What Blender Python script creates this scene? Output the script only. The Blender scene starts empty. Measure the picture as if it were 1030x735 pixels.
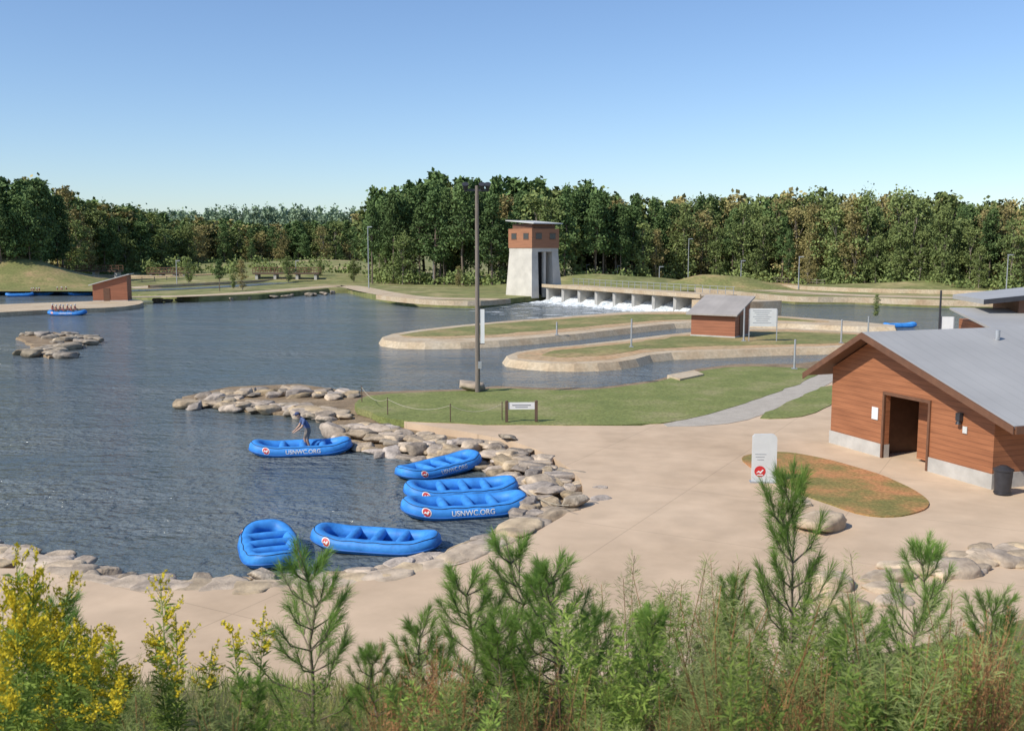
import bpy, math, random
import numpy as np
from mathutils import Vector, Matrix, noise
random.seed(7); rng=np.random.default_rng(7)
S=bpy.context.scene; COL=S.collection
PITCH=math.radians(6.87); CH=9.0; F=1000.0
# ---------- survey helper: ground coordinates of a sight line meeting height z
def G(u,v,z=0.0):
    a=(u-515)/F; b=(v-367.5)/F
    dx=a; dy=math.cos(PITCH)-b*math.sin(PITCH); dz=-math.sin(PITCH)-b*math.cos(PITCH)
    t=(z-CH)/dz
    return Vector((dx*t,dy*t,z))
def XU(u,y,z=3.0): return (u-515)/F*(y*math.cos(PITCH)+(CH-z)*math.sin(PITCH))
# ---------- materials
def newmat(name):
    m=bpy.data.materials.new(name); m.use_nodes=True
    nt=m.node_tree; b=nt.nodes['Principled BSDF']; return m,nt,b
def M(name,c,rough=.7,var=.2,scale=3.0,bump=0.0,metal=0.0,c2=None,objrand=0.0,detail=6,spec=None,bscale=None,stretch=None,huer=.08,satr=0):
    m,nt,b=newmat(name); N=nt.nodes; L=nt.links
    tc=N.new('ShaderNodeTexCoord'); src=tc.outputs['Object']
    if stretch:
        mp=N.new('ShaderNodeMapping'); mp.inputs['Scale'].default_value=stretch; L.new(src,mp.inputs[0]); src=mp.outputs[0]
    no=N.new('ShaderNodeTexNoise'); no.inputs['Scale'].default_value=scale; no.inputs['Detail'].default_value=detail; no.inputs['Roughness'].default_value=.6
    L.new(src,no.inputs['Vector'])
    r=N.new('ShaderNodeValToRGB'); e=r.color_ramp.elements
    ca=c if c2 is None else c2
    e[0].position=.33; e[0].color=(*[x*(1-var) for x in ca],1); e[1].position=.67; e[1].color=(*[min(1,x*(1+var)) for x in c],1)
    L.new(no.outputs['Fac'],r.inputs[0]); out=r.outputs[0]
    if objrand:
        oi=N.new('ShaderNodeObjectInfo'); hs=N.new('ShaderNodeHueSaturation')
        mr=N.new('ShaderNodeMapRange'); mr.inputs[3].default_value=1-objrand; mr.inputs[4].default_value=1+objrand
        L.new(oi.outputs['Random'],mr.inputs[0]); L.new(mr.outputs[0],hs.inputs['Value'])
        mr2=N.new('ShaderNodeMapRange'); mr2.inputs[3].default_value=.5-objrand*huer*.5; mr2.inputs[4].default_value=.5+objrand*huer
        mt=N.new('ShaderNodeMath'); mt.operation='FRACT'; mm=N.new('ShaderNodeMath'); mm.operation='MULTIPLY'; mm.inputs[1].default_value=7.31
        L.new(oi.outputs['Random'],mm.inputs[0]); L.new(mm.outputs[0],mt.inputs[0]); L.new(mt.outputs[0],mr2.inputs[0]); L.new(mr2.outputs[0],hs.inputs['Hue'])
        if satr:
            mr3=N.new('ShaderNodeMapRange'); mr3.inputs[3].default_value=1-satr; mr3.inputs[4].default_value=1.1
            L.new(mt.outputs[0],mr3.inputs[0]); L.new(mr3.outputs[0],hs.inputs['Saturation'])
        L.new(out,hs.inputs['Color']); out=hs.outputs[0]
    L.new(out,b.inputs['Base Color']); b.inputs['Roughness'].default_value=rough; b.inputs['Metallic'].default_value=metal
    if spec is not None: b.inputs['Specular IOR Level'].default_value=spec
    if bump:
        n2=N.new('ShaderNodeTexNoise'); n2.inputs['Scale'].default_value=bscale or scale*4; n2.inputs['Detail'].default_value=5; L.new(src,n2.inputs['Vector'])
        bp=N.new('ShaderNodeBump'); bp.inputs['Strength'].default_value=bump; bp.inputs['Distance'].default_value=.05
        L.new(n2.outputs[0],bp.inputs['Height']); L.new(bp.outputs[0],b.inputs['Normal'])
    return m
def leafmat(name,c,c2,scale=.5,objrand=.25,trans=.3):
    m=M(name,c,.75,.08,scale,c2=c2,objrand=objrand,spec=.1,huer=.03,detail=3)
    if trans:
        nt=m.node_tree; N=nt.nodes; b=N['Principled BSDF']; out=N['Material Output']
        t=N.new('ShaderNodeBsdfTranslucent'); mx=N.new('ShaderNodeMixShader'); mx.inputs[0].default_value=trans
        nt.links.new(b.inputs['Base Color'].links[0].from_socket,t.inputs[0])
        nt.links.new(b.outputs[0],mx.inputs[1]); nt.links.new(t.outputs[0],mx.inputs[2]); nt.links.new(mx.outputs[0],out.inputs[0])
    return m
def M3(name,cols,scale,bump=.3,scale2=None,rough=.9,vr=(.72,1.22)):
    """ground mix of several colours by two noises"""
    m,nt,b=newmat(name); N=nt.nodes; L=nt.links
    tc=N.new('ShaderNodeTexCoord')
    no=N.new('ShaderNodeTexNoise'); no.inputs['Scale'].default_value=scale; no.inputs['Detail'].default_value=8; no.inputs['Roughness'].default_value=.65
    L.new(tc.outputs['Object'],no.inputs['Vector'])
    r=N.new('ShaderNodeValToRGB'); cr=r.color_ramp
    n=len(cols)
    cr.elements[0].position=.3; cr.elements[0].color=(*cols[0],1); cr.elements[1].position=.7; cr.elements[1].color=(*cols[-1],1)
    for i in range(1,n-1):
        e=cr.elements.new(.3+.4*i/(n-1)); e.color=(*cols[i],1)
    L.new(no.outputs['Fac'],r.inputs[0])
    n2=N.new('ShaderNodeTexNoise'); n2.inputs['Scale'].default_value=scale2 or scale*12; n2.inputs['Detail'].default_value=6; L.new(tc.outputs['Object'],n2.inputs['Vector'])
    mr=N.new('ShaderNodeMapRange'); mr.inputs[1].default_value=.3; mr.inputs[2].default_value=.7; mr.inputs[3].default_value=vr[0]; mr.inputs[4].default_value=vr[1]
    L.new(n2.outputs[0],mr.inputs[0]); hs=N.new('ShaderNodeHueSaturation'); L.new(r.outputs[0],hs.inputs['Color']); L.new(mr.outputs[0],hs.inputs['Value'])
    L.new(hs.outputs[0],b.inputs['Base Color']); b.inputs['Roughness'].default_value=rough; b.inputs['Specular IOR Level'].default_value=.2
    if bump:
        bp=N.new('ShaderNodeBump'); bp.inputs['Strength'].default_value=bump; bp.inputs['Distance'].default_value=.08
        L.new(n2.outputs[0],bp.inputs['Height']); L.new(bp.outputs[0],b.inputs['Normal'])
    return m
def lines(m,axis,period,width,dark,rot=0.0,also=None):
    """multiply base colour by thin darker joints every `period` along axis"""
    nt=m.node_tree; N=nt.nodes; L=nt.links; b=N['Principled BSDF']
    src=b.inputs['Base Color'].links[0].from_socket
    tc=N.new('ShaderNodeTexCoord'); mp=N.new('ShaderNodeMapping'); mp.inputs['Rotation'].default_value=(0,0,rot)
    L.new(tc.outputs['Object'],mp.inputs[0]); sp=N.new('ShaderNodeSeparateXYZ'); L.new(mp.outputs[0],sp.inputs[0])
    fac=None
    for ax,pe in [(axis,period)]+([also] if also else []):
        d=N.new('ShaderNodeMath'); d.operation='DIVIDE'; d.inputs[1].default_value=pe; L.new(sp.outputs[ax],d.inputs[0])
        f=N.new('ShaderNodeMath'); f.operation='FRACT'; L.new(d.outputs[0],f.inputs[0])
        l=N.new('ShaderNodeMath'); l.operation='LESS_THAN'; l.inputs[1].default_value=width/pe; L.new(f.outputs[0],l.inputs[0])
        if fac is None: fac=l.outputs[0]
        else:
            a=N.new('ShaderNodeMath'); a.operation='MAXIMUM'; L.new(fac,a.inputs[0]); L.new(l.outputs[0],a.inputs[1]); fac=a.outputs[0]
    mr=N.new('ShaderNodeMapRange'); mr.inputs[3].default_value=1; mr.inputs[4].default_value=dark; L.new(fac,mr.inputs[0])
    hs=N.new('ShaderNodeHueSaturation'); L.new(src,hs.inputs['Color']); L.new(mr.outputs[0],hs.inputs['Value']); L.new(hs.outputs[0],b.inputs['Base Color'])
    return m
mConc=lines(M3('plaza_concrete',[(.46,.335,.22),(.565,.42,.285),(.62,.47,.325)],.09,0,.9,.85,(.89,1.07)),0,5.5,.04,.83,.5,(1,5.5))
mConcW=M3('pale_concrete',[(.42,.30,.185),(.52,.41,.275),(.56,.47,.345)],.35,.15,4.0,.85,(.80,1.1))
mConcG=M('grey_concrete',(.45,.43,.39),.85,.15,1.2,.2)
mTowerC=M('tower_concrete',(.56,.52,.45),.8,.12,.6,.1)
mDirt=M3('shore_dirt',[(.16,.115,.07),(.27,.195,.12),(.36,.27,.175)],.8,.6)
mOrange=M3('orange_soil',[(.46,.28,.14),(.48,.33,.19),(.32,.26,.14)],.3,.4,3)
mGrass=M3('lawn_grass',[(.15,.18,.055),(.20,.22,.07),(.30,.27,.13)],.30,.5,7.0)
mGrassDry=M3('dry_grass',[(.42,.28,.15),(.28,.24,.10),(.18,.19,.065),(.24,.225,.09)],.16,.5,2.5)
mFar=M3('far_bank_grass',[(.44,.32,.19),(.30,.27,.12),(.18,.195,.07),(.26,.24,.10),(.42,.35,.21)],.07,.4,.7)
mPatch=M3('planting_soil',[(.52,.23,.10),(.48,.23,.10),(.26,.20,.07),(.17,.17,.055)],.45,.6,8.0)
mGravel=M3('gravel',[(.39,.345,.285),(.48,.43,.36)],1.5,.4,20.0,.9,(.85,1.12))
mHill=M3('hillside_soil',[(.20,.15,.08),(.18,.17,.06),(.27,.21,.12)],1.2,.8,10)
mRock=M('boulder_stone',(.42,.315,.21),.9,.22,1.5,.8,c2=(.27,.20,.135),objrand=.30,bscale=6,satr=.45,huer=.03)
mRockG=M('islet_stone',(.36,.29,.21),.9,.25,1.8,.8,c2=(.22,.17,.12),objrand=.3,bscale=6,satr=.4,huer=.03)
mRockP=M('pale_stone',(.50,.385,.26),.9,.15,1.5,.6,c2=(.36,.27,.18),objrand=.20,bscale=6,satr=.2,huer=.03)
mWood=M('stained_siding',(.35,.138,.06),.65,.14,1.0,.1,c2=(.295,.11,.046),stretch=(.4,.4,5)); lines(mWood,2,.19,.02,.62)
mWood2=M('red_siding',(.32,.12,.06),.65,.14,1.0,.1,stretch=(.4,.4,5)); lines(mWood2,2,.3,.03,.65)
mCabin=M('cabin_siding',(.34,.15,.075),.65,.12,1.0,.1,stretch=(.4,.4,5))
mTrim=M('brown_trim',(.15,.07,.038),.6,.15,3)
mRoof=M('metal_roof',(.385,.375,.355),.55,.08,.3,metal=.05); lines(mRoof,1,.6,.03,.84)
mRoofB=M('brownish_roof',(.36,.325,.29),.6,.12,.5,metal=.05); lines(mRoofB,0,.6,.03,.84)
mRoofW=M('pale_roof',(.55,.54,.50),.55,.06,.4)
mShade=M('opening_shade',(.02,.017,.015),.8,.2,2)  # near-black colour standing in for shade inside openings
mBlack=M('dark_metal',(.035,.035,.04),.45,.2,4)
mGalv=M('galvanised_steel',(.42,.43,.44),.45,.1,4,metal=.4)
mPole=M('pole_wood',(.12,.075,.05),.85,.25,2,.3,stretch=(6,6,.6))
mPoleG=M('weathered_pole',(.20,.165,.135),.85,.25,2,.3,stretch=(6,6,.6))
mWhite=M('white_paint',(.74,.74,.72),.6,.05,3)
mRed=M('emblem_red',(.55,.03,.03),.5,.1,4)
mGreyTxt=M('grey_print',(.25,.26,.28),.6,.1,4)
mSignG=M('sign_panel',(.60,.61,.59),.45,.05,2)
mBlue=M('raft_blue',(.05,.27,.68),.55,.12,2.5,.15,c2=(.035,.21,.58),spec=.35)
mBlueD=M('raft_dark_blue',(.02,.13,.42),.6,.15,3)
mRope=M('rope',(.45,.40,.30),.8,.2,20)
mGlass=M('window_glass',(.06,.06,.06),.2,.1,2)
mBark=M('bark',(.17,.13,.095),.9,.3,2.5,.5,stretch=(3,3,.5))
mBarkL=M('pale_bark',(.24,.20,.155),.9,.25,2.5,.4,stretch=(3,3,.5))
mPineF=leafmat('pine_foliage',(.135,.20,.068),(.085,.132,.048),.22,.18,0)
mBroadF=leafmat('broadleaf_foliage',(.225,.265,.09),(.14,.18,.062),.22,.24,0)
mAutF=leafmat('turning_foliage',(.35,.29,.12),(.24,.21,.085),.22,.22,0)
mHazeF=leafmat('hazed_foliage',(.24,.31,.20),(.17,.235,.15),.10,.1,0)  # distance haze put into the leaf colour: paler and bluer green
mNeed=leafmat('young_needles',(.28,.42,.09),(.17,.29,.06),3,.15,.4)
mWeed=leafmat('weed_leaves',(.31,.40,.09),(.19,.27,.055),3,.25,.4)
mFeath=leafmat('feathery_weed',(.38,.43,.15),(.25,.30,.10),3,.22,.4)
mGold=leafmat('goldenrod_bloom',(.80,.64,.05),(.62,.49,.04),8,.12,.3)
mStraw=leafmat('dry_stems',(.46,.24,.11),(.31,.155,.07),4,.25,.25)
mGBl=leafmat('grass_blades',(.27,.34,.09),(.38,.32,.15),1.5,.1,.3)
mSkin=M('skin',(.46,.28,.19),.6,.08,8)
mHair=M('hair',(.05,.03,.02),.8,.2,20)
mShirt=M('blue_shirt',(.09,.13,.26),.85,.15,8)
mPants=M('grey_trousers',(.20,.17,.14),.85,.15,8)
mVest=M('red_life_vest',(.45,.05,.03),.8,.15,8)
mHelmet=M('helmet',(.5,.5,.5),.4,.1,4)
mCap=M('cap',(.05,.07,.16),.8,.1,8)
# ---------- mesh helpers
class MB:
    def __init__(s): s.v=[]; s.f=[]; s.m=[]; s.sm=[]
    def add(s,vs,fs,m=0,smooth=False):
        o=len(s.v); s.v+= [tuple(x) for x in vs]; s.f+=[tuple(i+o for i in f) for f in fs]; s.m+=[m]*len(fs); s.sm+=[smooth]*len(fs); return s
    def box(s,c,d,m=0,rz=0.0,T=None):
        x,y,z=[k/2 for k in d]; R=Matrix.Rotation(rz,3,'Z') if T is None else T
        vs=[R@Vector(p)+Vector(c) for p in [(-x,-y,-z),(x,-y,-z),(x,y,-z),(-x,y,-z),(-x,-y,z),(x,-y,z),(x,y,z),(-x,y,z)]]
        return s.add(vs,[(0,3,2,1),(4,5,6,7),(0,1,5,4),(1,2,6,5),(2,3,7,6),(3,0,4,7)],m)
    def cyl(s,p0,p1,r0,r1=None,n=10,m=0,smooth=True,cap=True):
        r1=r0 if r1 is None else r1; p0=Vector(p0);p1=Vector(p1); d=(p1-p0).normalized()
        a=d.orthogonal().normalized(); b=d.cross(a); vs=[]
        for p,r in ((p0,r0),(p1,r1)):
            for i in range(n):
                t=2*math.pi*i/n; vs.append(p+(a*math.cos(t)+b*math.sin(t))*r)
        fs=[(i,(i+1)%n,n+(i+1)%n,n+i) for i in range(n)]
        s.add(vs,fs,m,smooth)
        if cap: s.add(vs,[tuple(range(n-1,-1,-1)),tuple(range(n,2*n))],m)
        return s
    def tube(s,pts,rads,n=8,m=0,closed=False):
        P=[Vector(p) for p in pts]; k=len(P); vs=[]; up=Vector((0,0,1))
        if not hasattr(rads,'__len__'): rads=[rads]*k
        for i in range(k):
            a=P[(i-1)%k] if (closed or i>0) else P[i]; b=P[(i+1)%k] if (closed or i<k-1) else P[i]
            d=(b-a).normalized(); u=up if abs(d.z)<.95 else Vector((1,0,0))
            x=d.cross(u).normalized(); y=x.cross(d)
            for j in range(n):
                t=2*math.pi*j/n; vs.append(P[i]+(x*math.cos(t)+y*math.sin(t))*rads[i])
        fs=[]
        for i in range(k if closed else k-1):
            i2=(i+1)%k
            for j in range(n): fs.append((i*n+j,i*n+(j+1)%n,i2*n+(j+1)%n,i2*n+j))
        s.add(vs,fs,m,True)
        if not closed: s.add(vs,[tuple(range(n)),tuple(range((k-1)*n+n-1,(k-1)*n-1,-1))],m)
        return s
    def prism(s,poly,axis,a,b,m=0):
        def mk(p,h):
            if axis==2: return (p[0],p[1],h)
            if axis==1: return (p[0],h,p[1])
            return (h,p[0],p[1])
        n=len(poly); vs=[mk(p,a) for p in poly]+[mk(p,b) for p in poly]
        return s.add(vs,[tuple(range(n-1,-1,-1)),tuple(range(n,2*n))]+[(i,(i+1)%n,n+(i+1)%n,n+i) for i in range(n)],m)
    def mesh(s,name,mats):
        me=bpy.data.meshes.new(name); me.from_pydata(s.v,[],s.f)
        for m in (mats if isinstance(mats,(list,tuple)) else [mats]): me.materials.append(m)
        me.polygons.foreach_set('material_index',s.m); me.polygons.foreach_set('use_smooth',s.sm); me.update(); return me
    def obj(s,name,mats,parent=None,loc=(0,0,0),rz=0.0,**k):
        o=bpy.data.objects.new(name,s.mesh(name,mats)); COL.objects.link(o); o.location=loc; o.rotation_euler[2]=rz
        if parent: o.parent=parent
        for a,b in k.items(): o[a]=b
        return o
def link(name,me,parent=None,loc=(0,0,0),rz=0,sc=1,**k):
    o=bpy.data.objects.new(name,me); COL.objects.link(o); o.location=loc; o.rotation_euler[2]=rz; o.scale=(sc,)*3 if not hasattr(sc,'__len__') else sc
    if parent: o.parent=parent
    for a,b in k.items(): o[a]=b
    return o
def root(name,loc,rz=0,sc=1,**k):
    o=bpy.data.objects.new(name,None); o.empty_display_size=.2; COL.objects.link(o); o.location=loc; o.rotation_euler[2]=rz; o.scale=(sc,)*3 if not hasattr(sc,'__len__') else sc
    for a,b in k.items(): o[a]=b
    return o
def arrmesh(name,V,mat):
    n,k,_=V.shape; me=bpy.data.meshes.new(name)
    me.vertices.add(n*k); me.vertices.foreach_set('co',V.astype(np.float32).ravel())
    me.loops.add(n*k); me.loops.foreach_set('vertex_index',np.arange(n*k,dtype=np.int32))
    me.polygons.add(n); me.polygons.foreach_set('loop_start',np.arange(0,n*k,k,dtype=np.int32))
    try: me.polygons.foreach_set('loop_total',np.full(n,k,dtype=np.int32))
    except Exception: pass
    me.materials.append(mat); me.update(calc_edges=True); return me
def unit(a): return a/np.maximum(np.linalg.norm(a,axis=-1,keepdims=True),1e-9)
def leafq(C,size,asp=.6):
    n=len(C); U=unit(rng.normal(size=(n,3))); W=rng.normal(size=(n,3))
    V=unit(np.cross(U,W)); s=(size*rng.uniform(.6,1.3,n))[:,None]
    U=U*s; V=V*s*asp
    return np.stack([C-U,C-V,C+U,C+V],1)
def area(P): return sum(P[i][0]*P[(i+1)%len(P)][1]-P[(i+1)%len(P)][0]*P[i][1] for i in range(len(P)))
def land(name,pts,z,mat,depth=1.5,slope=0,**k):
    b=MB(); P=[(p[0],p[1]) for p in pts]
    if area(P)<0: P=P[::-1]
    k.setdefault('kind','structure')
    if not slope: b.prism(P,2,z-depth,z)
    else:
        n=len(P); O=[]
        for i in range(n):
            a=Vector(P[(i-1)%n]);c=Vector(P[(i+1)%n]); d=(c-a).normalized(); O.append((P[i][0]+d.y*slope,P[i][1]-d.x*slope))
        vs=[(x,y,z) for x,y in P]+[(x,y,z-depth) for x,y in O]
        b.add(vs,[tuple(range(n))]+[(i,n+i,n+(i+1)%n,(i+1)%n) for i in range(n)])
    return b.obj(name,mat,**k)
def px(l,z): return [G(u,v,z) for u,v in l]
def smooth_line(P,it=2,closed=False):
    P=[Vector((p[0],p[1],p[2] if len(p)>2 else 0)) for p in P]
    for _ in range(it):
        Q=[] if closed else [P[0]]
        n=len(P)
        for i in range(n if closed else n-1):
            a,b=P[i],P[(i+1)%n]; Q+=[a*.75+b*.25,a*.25+b*.75]
        if not closed: Q.append(P[-1])
        P=Q
    return P
def wobble(P,amp,fr=.6):
    Q=[];n=len(P)
    for i in range(n):
        a,b=P[i],P[(i+1)%n]; k=max(1,int((b-a).length/1.0)); k=min(k,12)
        for j in range(k):
            q=a.lerp(b,j/k); Q.append(q+Vector((noise.noise((q.x*fr,q.y*fr,1)),noise.noise((q.x*fr,q.y*fr,9)),0))*amp)
    return Q
# ---------- ground, water, land
b=MB(); b.add([(-3000,-600,-2),(3000,-600,-2),(3000,3500,-2),(-3000,3500,-2)],[(0,1,2,3)]); b.obj('ground',mDirt,kind='structure')
mW,nt,bs=newmat('lake_water'); N=nt.nodes; L=nt.links
bs.inputs['Roughness'].default_value=.12; bs.inputs['IOR'].default_value=1.33
tc=N.new('ShaderNodeTexCoord'); hsum=None
for sc,wt,st in ((.8,.7,(1,1.6,1)),(2.4,.50,(1,1.3,1)),(.2,1.2,(1,1.8,1)),(6,.14,(1,1,1))):
    mp=N.new('ShaderNodeMapping'); mp.inputs['Scale'].default_value=st; mp.inputs['Rotation'].default_value=(0,0,.3*sc); L.new(tc.outputs['Object'],mp.inputs[0])
    no=N.new('ShaderNodeTexNoise'); no.inputs['Scale'].default_value=sc; no.inputs['Detail'].default_value=3; L.new(mp.outputs[0],no.inputs['Vector'])
    mu=N.new('ShaderNodeMath'); mu.operation='MULTIPLY'; mu.inputs[1].default_value=wt; L.new(no.outputs[0],mu.inputs[0])
    if hsum is None: hsum=mu.outputs[0]
    else:
        ad=N.new('ShaderNodeMath'); L.new(hsum,ad.inputs[0]); L.new(mu.outputs[0],ad.inputs[1]); hsum=ad.outputs[0]
mp=N.new('ShaderNodeMapping'); mp.inputs['Scale'].default_value=(.5,1.6,1); L.new(tc.outputs['Object'],mp.inputs[0])
no=N.new('ShaderNodeTexNoise'); no.inputs['Scale'].default_value=.07; no.inputs['Detail'].default_value=7; no.inputs['Roughness'].default_value=.65; L.new(mp.outputs[0],no.inputs['Vector'])
mr=N.new('ShaderNodeMapRange'); mr.inputs[1].default_value=.38; mr.inputs[2].default_value=.62; mr.inputs[3].default_value=.22; mr.inputs[4].default_value=.70; L.new(no.outputs[0],mr.inputs[0])
bp=N.new('ShaderNodeBump'); bp.inputs['Strength'].default_value=1; L.new(mr.outputs[0],bp.inputs['Distance']); L.new(hsum,bp.inputs['Height']); L.new(bp.outputs[0],bs.inputs['Normal'])
r=N.new('ShaderNodeValToRGB'); r.color_ramp.elements[0].position=.35; r.color_ramp.elements[0].color=(.085,.105,.105,1); r.color_ramp.elements[1].position=.65; r.color_ramp.elements[1].color=(.165,.19,.20,1)
L.new(no.outputs[0],r.inputs[0]); L.new(r.outputs[0],bs.inputs['Base Color'])
b=MB(); b.add([(-400,0,0),(400,0,0),(400,420,0),(-400,420,0)],[(0,1,2,3)]); b.obj('water',mW,kind='structure')
ZP=.45
shore_px=[(-90,535),(0,553),(60,563),(85,577),(150,582),(220,584),(300,582),(380,573),(450,559),(495,543),(530,519),(540,504),(524,484),(480,466),(420,457),(380,453),(352,442),(340,425),(300,417),(240,412),(190,404),(183,399),(230,389),(300,386),(350,393),(372,394),(470,391),(500,388),(545,390),(600,390),(660,382),(700,371),(740,366),(800,366),(860,358),(1000,350),(1200,348)]
sh=[G(u,v,.12) for u,v in shore_px]
land('shore',sh+[Vector((110,70,0)),Vector((110,-40,0)),Vector((-80,-40,0)),Vector((-80,34,0))],.12,mDirt)
conc_px=[(60,572),(100,588),(160,594),(250,592),(330,586),(400,579),(470,564),(530,540),(578,512),(590,488),(568,466),(530,447),(480,436),(430,428),(400,423),(420,420),(480,424),(540,427),(600,428),(660,428),(735,405),(835,372),(900,362),(1200,354)]
cp=smooth_line(px(conc_px,ZP),1)
land('plaza',[Vector((-60,12,0)),Vector((-20,26,0))]+cp+[Vector((100,66,0)),Vector((100,-40,0)),Vector((-60,-40,0))],ZP,mConc,.5)
gp=smooth_line(px([(356,404),(372,396),(470,393),(500,390),(545,392),(600,392),(660,384),(702,373),(742,368),(800,369),(829,373),(800,388),(740,408),(700,420),(655,427),(540,427),(470,426),(420,424),(385,420),(362,412)],.49),1,True)
land('lawn',wobble(gp,.3),.49,mGrass,.35)
land('lawn',wobble(smooth_line(px([(762,420),(800,400),(835,386),(850,392),(842,404),(815,418),(780,421)],.49),1,True),.25),.49,mGrass,.3)
land('path',smooth_line(px([(655,429),(700,419),(745,405),(800,386),(835,372),(850,374),(835,386),(800,401),(762,420),(720,428)],.47),1,True),.47,mGravel,.3)
land('planting_bed',wobble(smooth_line(px([(742,460),(760,455),(795,454),(840,463),(890,478),(930,496),(938,508),(915,518),(870,519),(815,500),(770,480)],.5),2,True),.15),.5,mPatch,.3)
sp2=smooth_line(px([(504,360),(525,352),(600,345),(690,334),(770,329),(870,334),(1000,342),(1000,350),(870,349),(790,350),(720,353),(660,355),(632,363),(590,366),(540,365)],.55),1,True)
land('spit_bank',sp2,.55,mConcW,1.4,.9)
land('spit_soil',wobble(smooth_line(px([(514,359),(535,352),(605,346),(690,336),(770,330),(870,335),(960,343),(860,347),(780,349),(719,351),(655,353),(620,361),(585,364),(545,363)],.56),1,True),.25),.56,mOrange,.3)
land('spit_grass',wobble(smooth_line(px([(535,357),(553,352.5),(610,347.5),(690,337.5),(770,332.5),(870,336.5),(960,343),(860,344.5),(780,346.5),(719,348),(650,350),(610,356),(570,360)],.58),1,True),1.0,.35),.58,mGrassDry,.3)
sp1=smooth_line(px([(379,341),(400,334),(480,325),(560,319),(650,312),(760,316),(900,326),(900,330),(760,324),(690,324),(640,329),(560,338),(480,344),(410,345)],.55),1,True)
land('spit_bank',sp1,.55,mConcW,1.4,.9)
land('spit_soil',wobble(smooth_line(px([(390,339),(430,332),(500,325),(560,320),(650,314),(760,317),(860,325),(760,322),(680,322),(625,328),(555,335),(475,341)],.56),1,True),.25),.56,mOrange,.3)
land('spit_grass',wobble(smooth_line(px([(400,338),(430,332),(500,325.5),(560,321),(650,315),(760,317.5),(840,324),(760,321.5),(680,320.5),(620,325.5),(550,332),(470,338)],.58),1,True),1.0,.35),.58,mGrassDry,.3)
land('kerb_slab',px([(671,377),(698,372),(708,376),(684,381)],.6),.6,mConcW,1.2)
land('spit_bank',smooth_line(px([(-150,312),(0,306),(90,303),(140,301),(146,305),(120,309),(60,311),(0,314),(-150,322)],.6),1,True),.6,mConcW,1.6)
far_front=px([(-220,292),(0,288),(90,287),(140,296),(200,298),(260,296),(330,290),(350,290),(375,296),(410,302),(480,304),(515,300)],.9)
far_r=px([(545,297),(600,291),(680,288),(760,296),(800,300),(860,300),(930,303),(1030,305),(1250,310)],.9)
FF=[Vector((-900,far_front[0].y,0))]+far_front+far_r+[Vector((900,far_r[-1].y,0)),Vector((1500,3000,0)),Vector((-1500,3000,0))]
land('far_bank',FF,.9,mFar,2.0)
def strip(name,l,w,z,mat):
    P=smooth_line(px(l,z),2); A=[];B=[]
    for i,p in enumerate(P):
        d=(P[min(i+1,len(P)-1)]-P[max(i-1,0)]).normalized(); n=Vector((-d.y,d.x,0)); A.append(p+n*w/2); B.append(p-n*w/2)
    v=A+B; k=len(P); b=MB(); b.add([(q.x,q.y,z) for q in v],[(i,k+i,k+i+1,i+1) for i in range(k-1)])
    return b.obj(name,mat,kind='structure')
strip('path',[(120,299),(200,297.5),(270,293),(330,288),(350,287),(380,294),(420,300),(500,301)],5,.93,mConcW)
strip('path',[(150,288),(230,284),(320,279),(400,276),(500,281)],4,.94,mConcW)
strip('path',[(-50,284),(60,281),(110,282),(150,290)],5,.95,mConcW)
strip('path',[(560,290),(620,286),(690,285),(760,291),(850,297),(950,299),(1100,304)],6,.93,mConcW)
strip('path',[(640,279),(720,281),(800,287),(900,292),(1060,297)],6,.94,mOrange)
strip('stream',[(110,293),(170,291),(240,287.5),(300,283)],6,.96,mW)
strip('path',[(130,278),(200,276),(280,274),(360,273)],7,.97,mOrange)
def wallrun(l,z,h,th,lab):
    P=smooth_line(px(l,z),2); b=MB(); A=[];B=[]
    for i,p in enumerate(P):
        d=(P[min(i+1,len(P)-1)]-P[max(i-1,0)]).normalized(); n=Vector((-d.y,d.x,0)); A.append(p+n*th/2); B.append(p-n*th/2)
    k=len(P); vs=[(q.x,q.y,z-.3) for q in A+B]+[(q.x,q.y,z+h) for q in A+B]; fs=[]
    for i in range(k-1): fs+=[(i,i+1,2*k+i+1,2*k+i),(k+i+1,k+i,3*k+i,3*k+i+1),(2*k+i,2*k+i+1,3*k+i+1,3*k+i)]
    b.add(vs,fs); o=b.obj('retaining_wall',mConcW); o['label']=lab; o['category']='wall'; o['group']='low concrete channel walls'
LW='low pale concrete wall beside a far channel'
wallrun([(700,292),(760,298),(800,302),(860,302),(930,305),(1030,307),(1150,311)],.9,.5,.6,LW)
wallrun([(690,283),(780,290),(860,294),(960,296),(1100,300)],.9,.7,.6,LW)
wallrun([(380,299),(420,304),(480,306),(512,303)],.9,.4,.6,LW)
wallrun([(150,290),(230,286),(300,282)],.9,.6,.6,LW); wallrun([(-60,291),(40,289),(110,288)],.9,.5,.6,LW); wallrun([(860,280),(940,284),(1060,288)],.9,.8,.6,LW); wallrun([(-60,280),(30,278),(130,280),(190,281)],.9,.8,.6,LW)
def fence_run(l,z,lab):
    P=px(l,z); R=root('fence',P[0],label=lab,category='fence',group='fences on the far bank'); b=MB(); rb=MB()
    for i in range(len(P)-1):
        a=P[i]-P[0]; c=P[i+1]-P[0]; L_=(c-a).length; n=max(1,int(L_/2.5)); an=math.atan2((c-a).y,(c-a).x)
        for k in range(n): q=a.lerp(c,k/n); b.box((q.x,q.y,.6),(.12,.12,1.2))
        m_=(a+c)/2
        for h in (.5,1.05): rb.box((m_.x,m_.y,h),(L_,.06,.1),0,an)
    b.obj('post',mPoleG,R); rb.obj('rail',mPoleG,R)
fence_run([(130,284),(180,282.5),(240,280),(300,277)],.95,'grey timber post and rail fence on the far bank')
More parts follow.
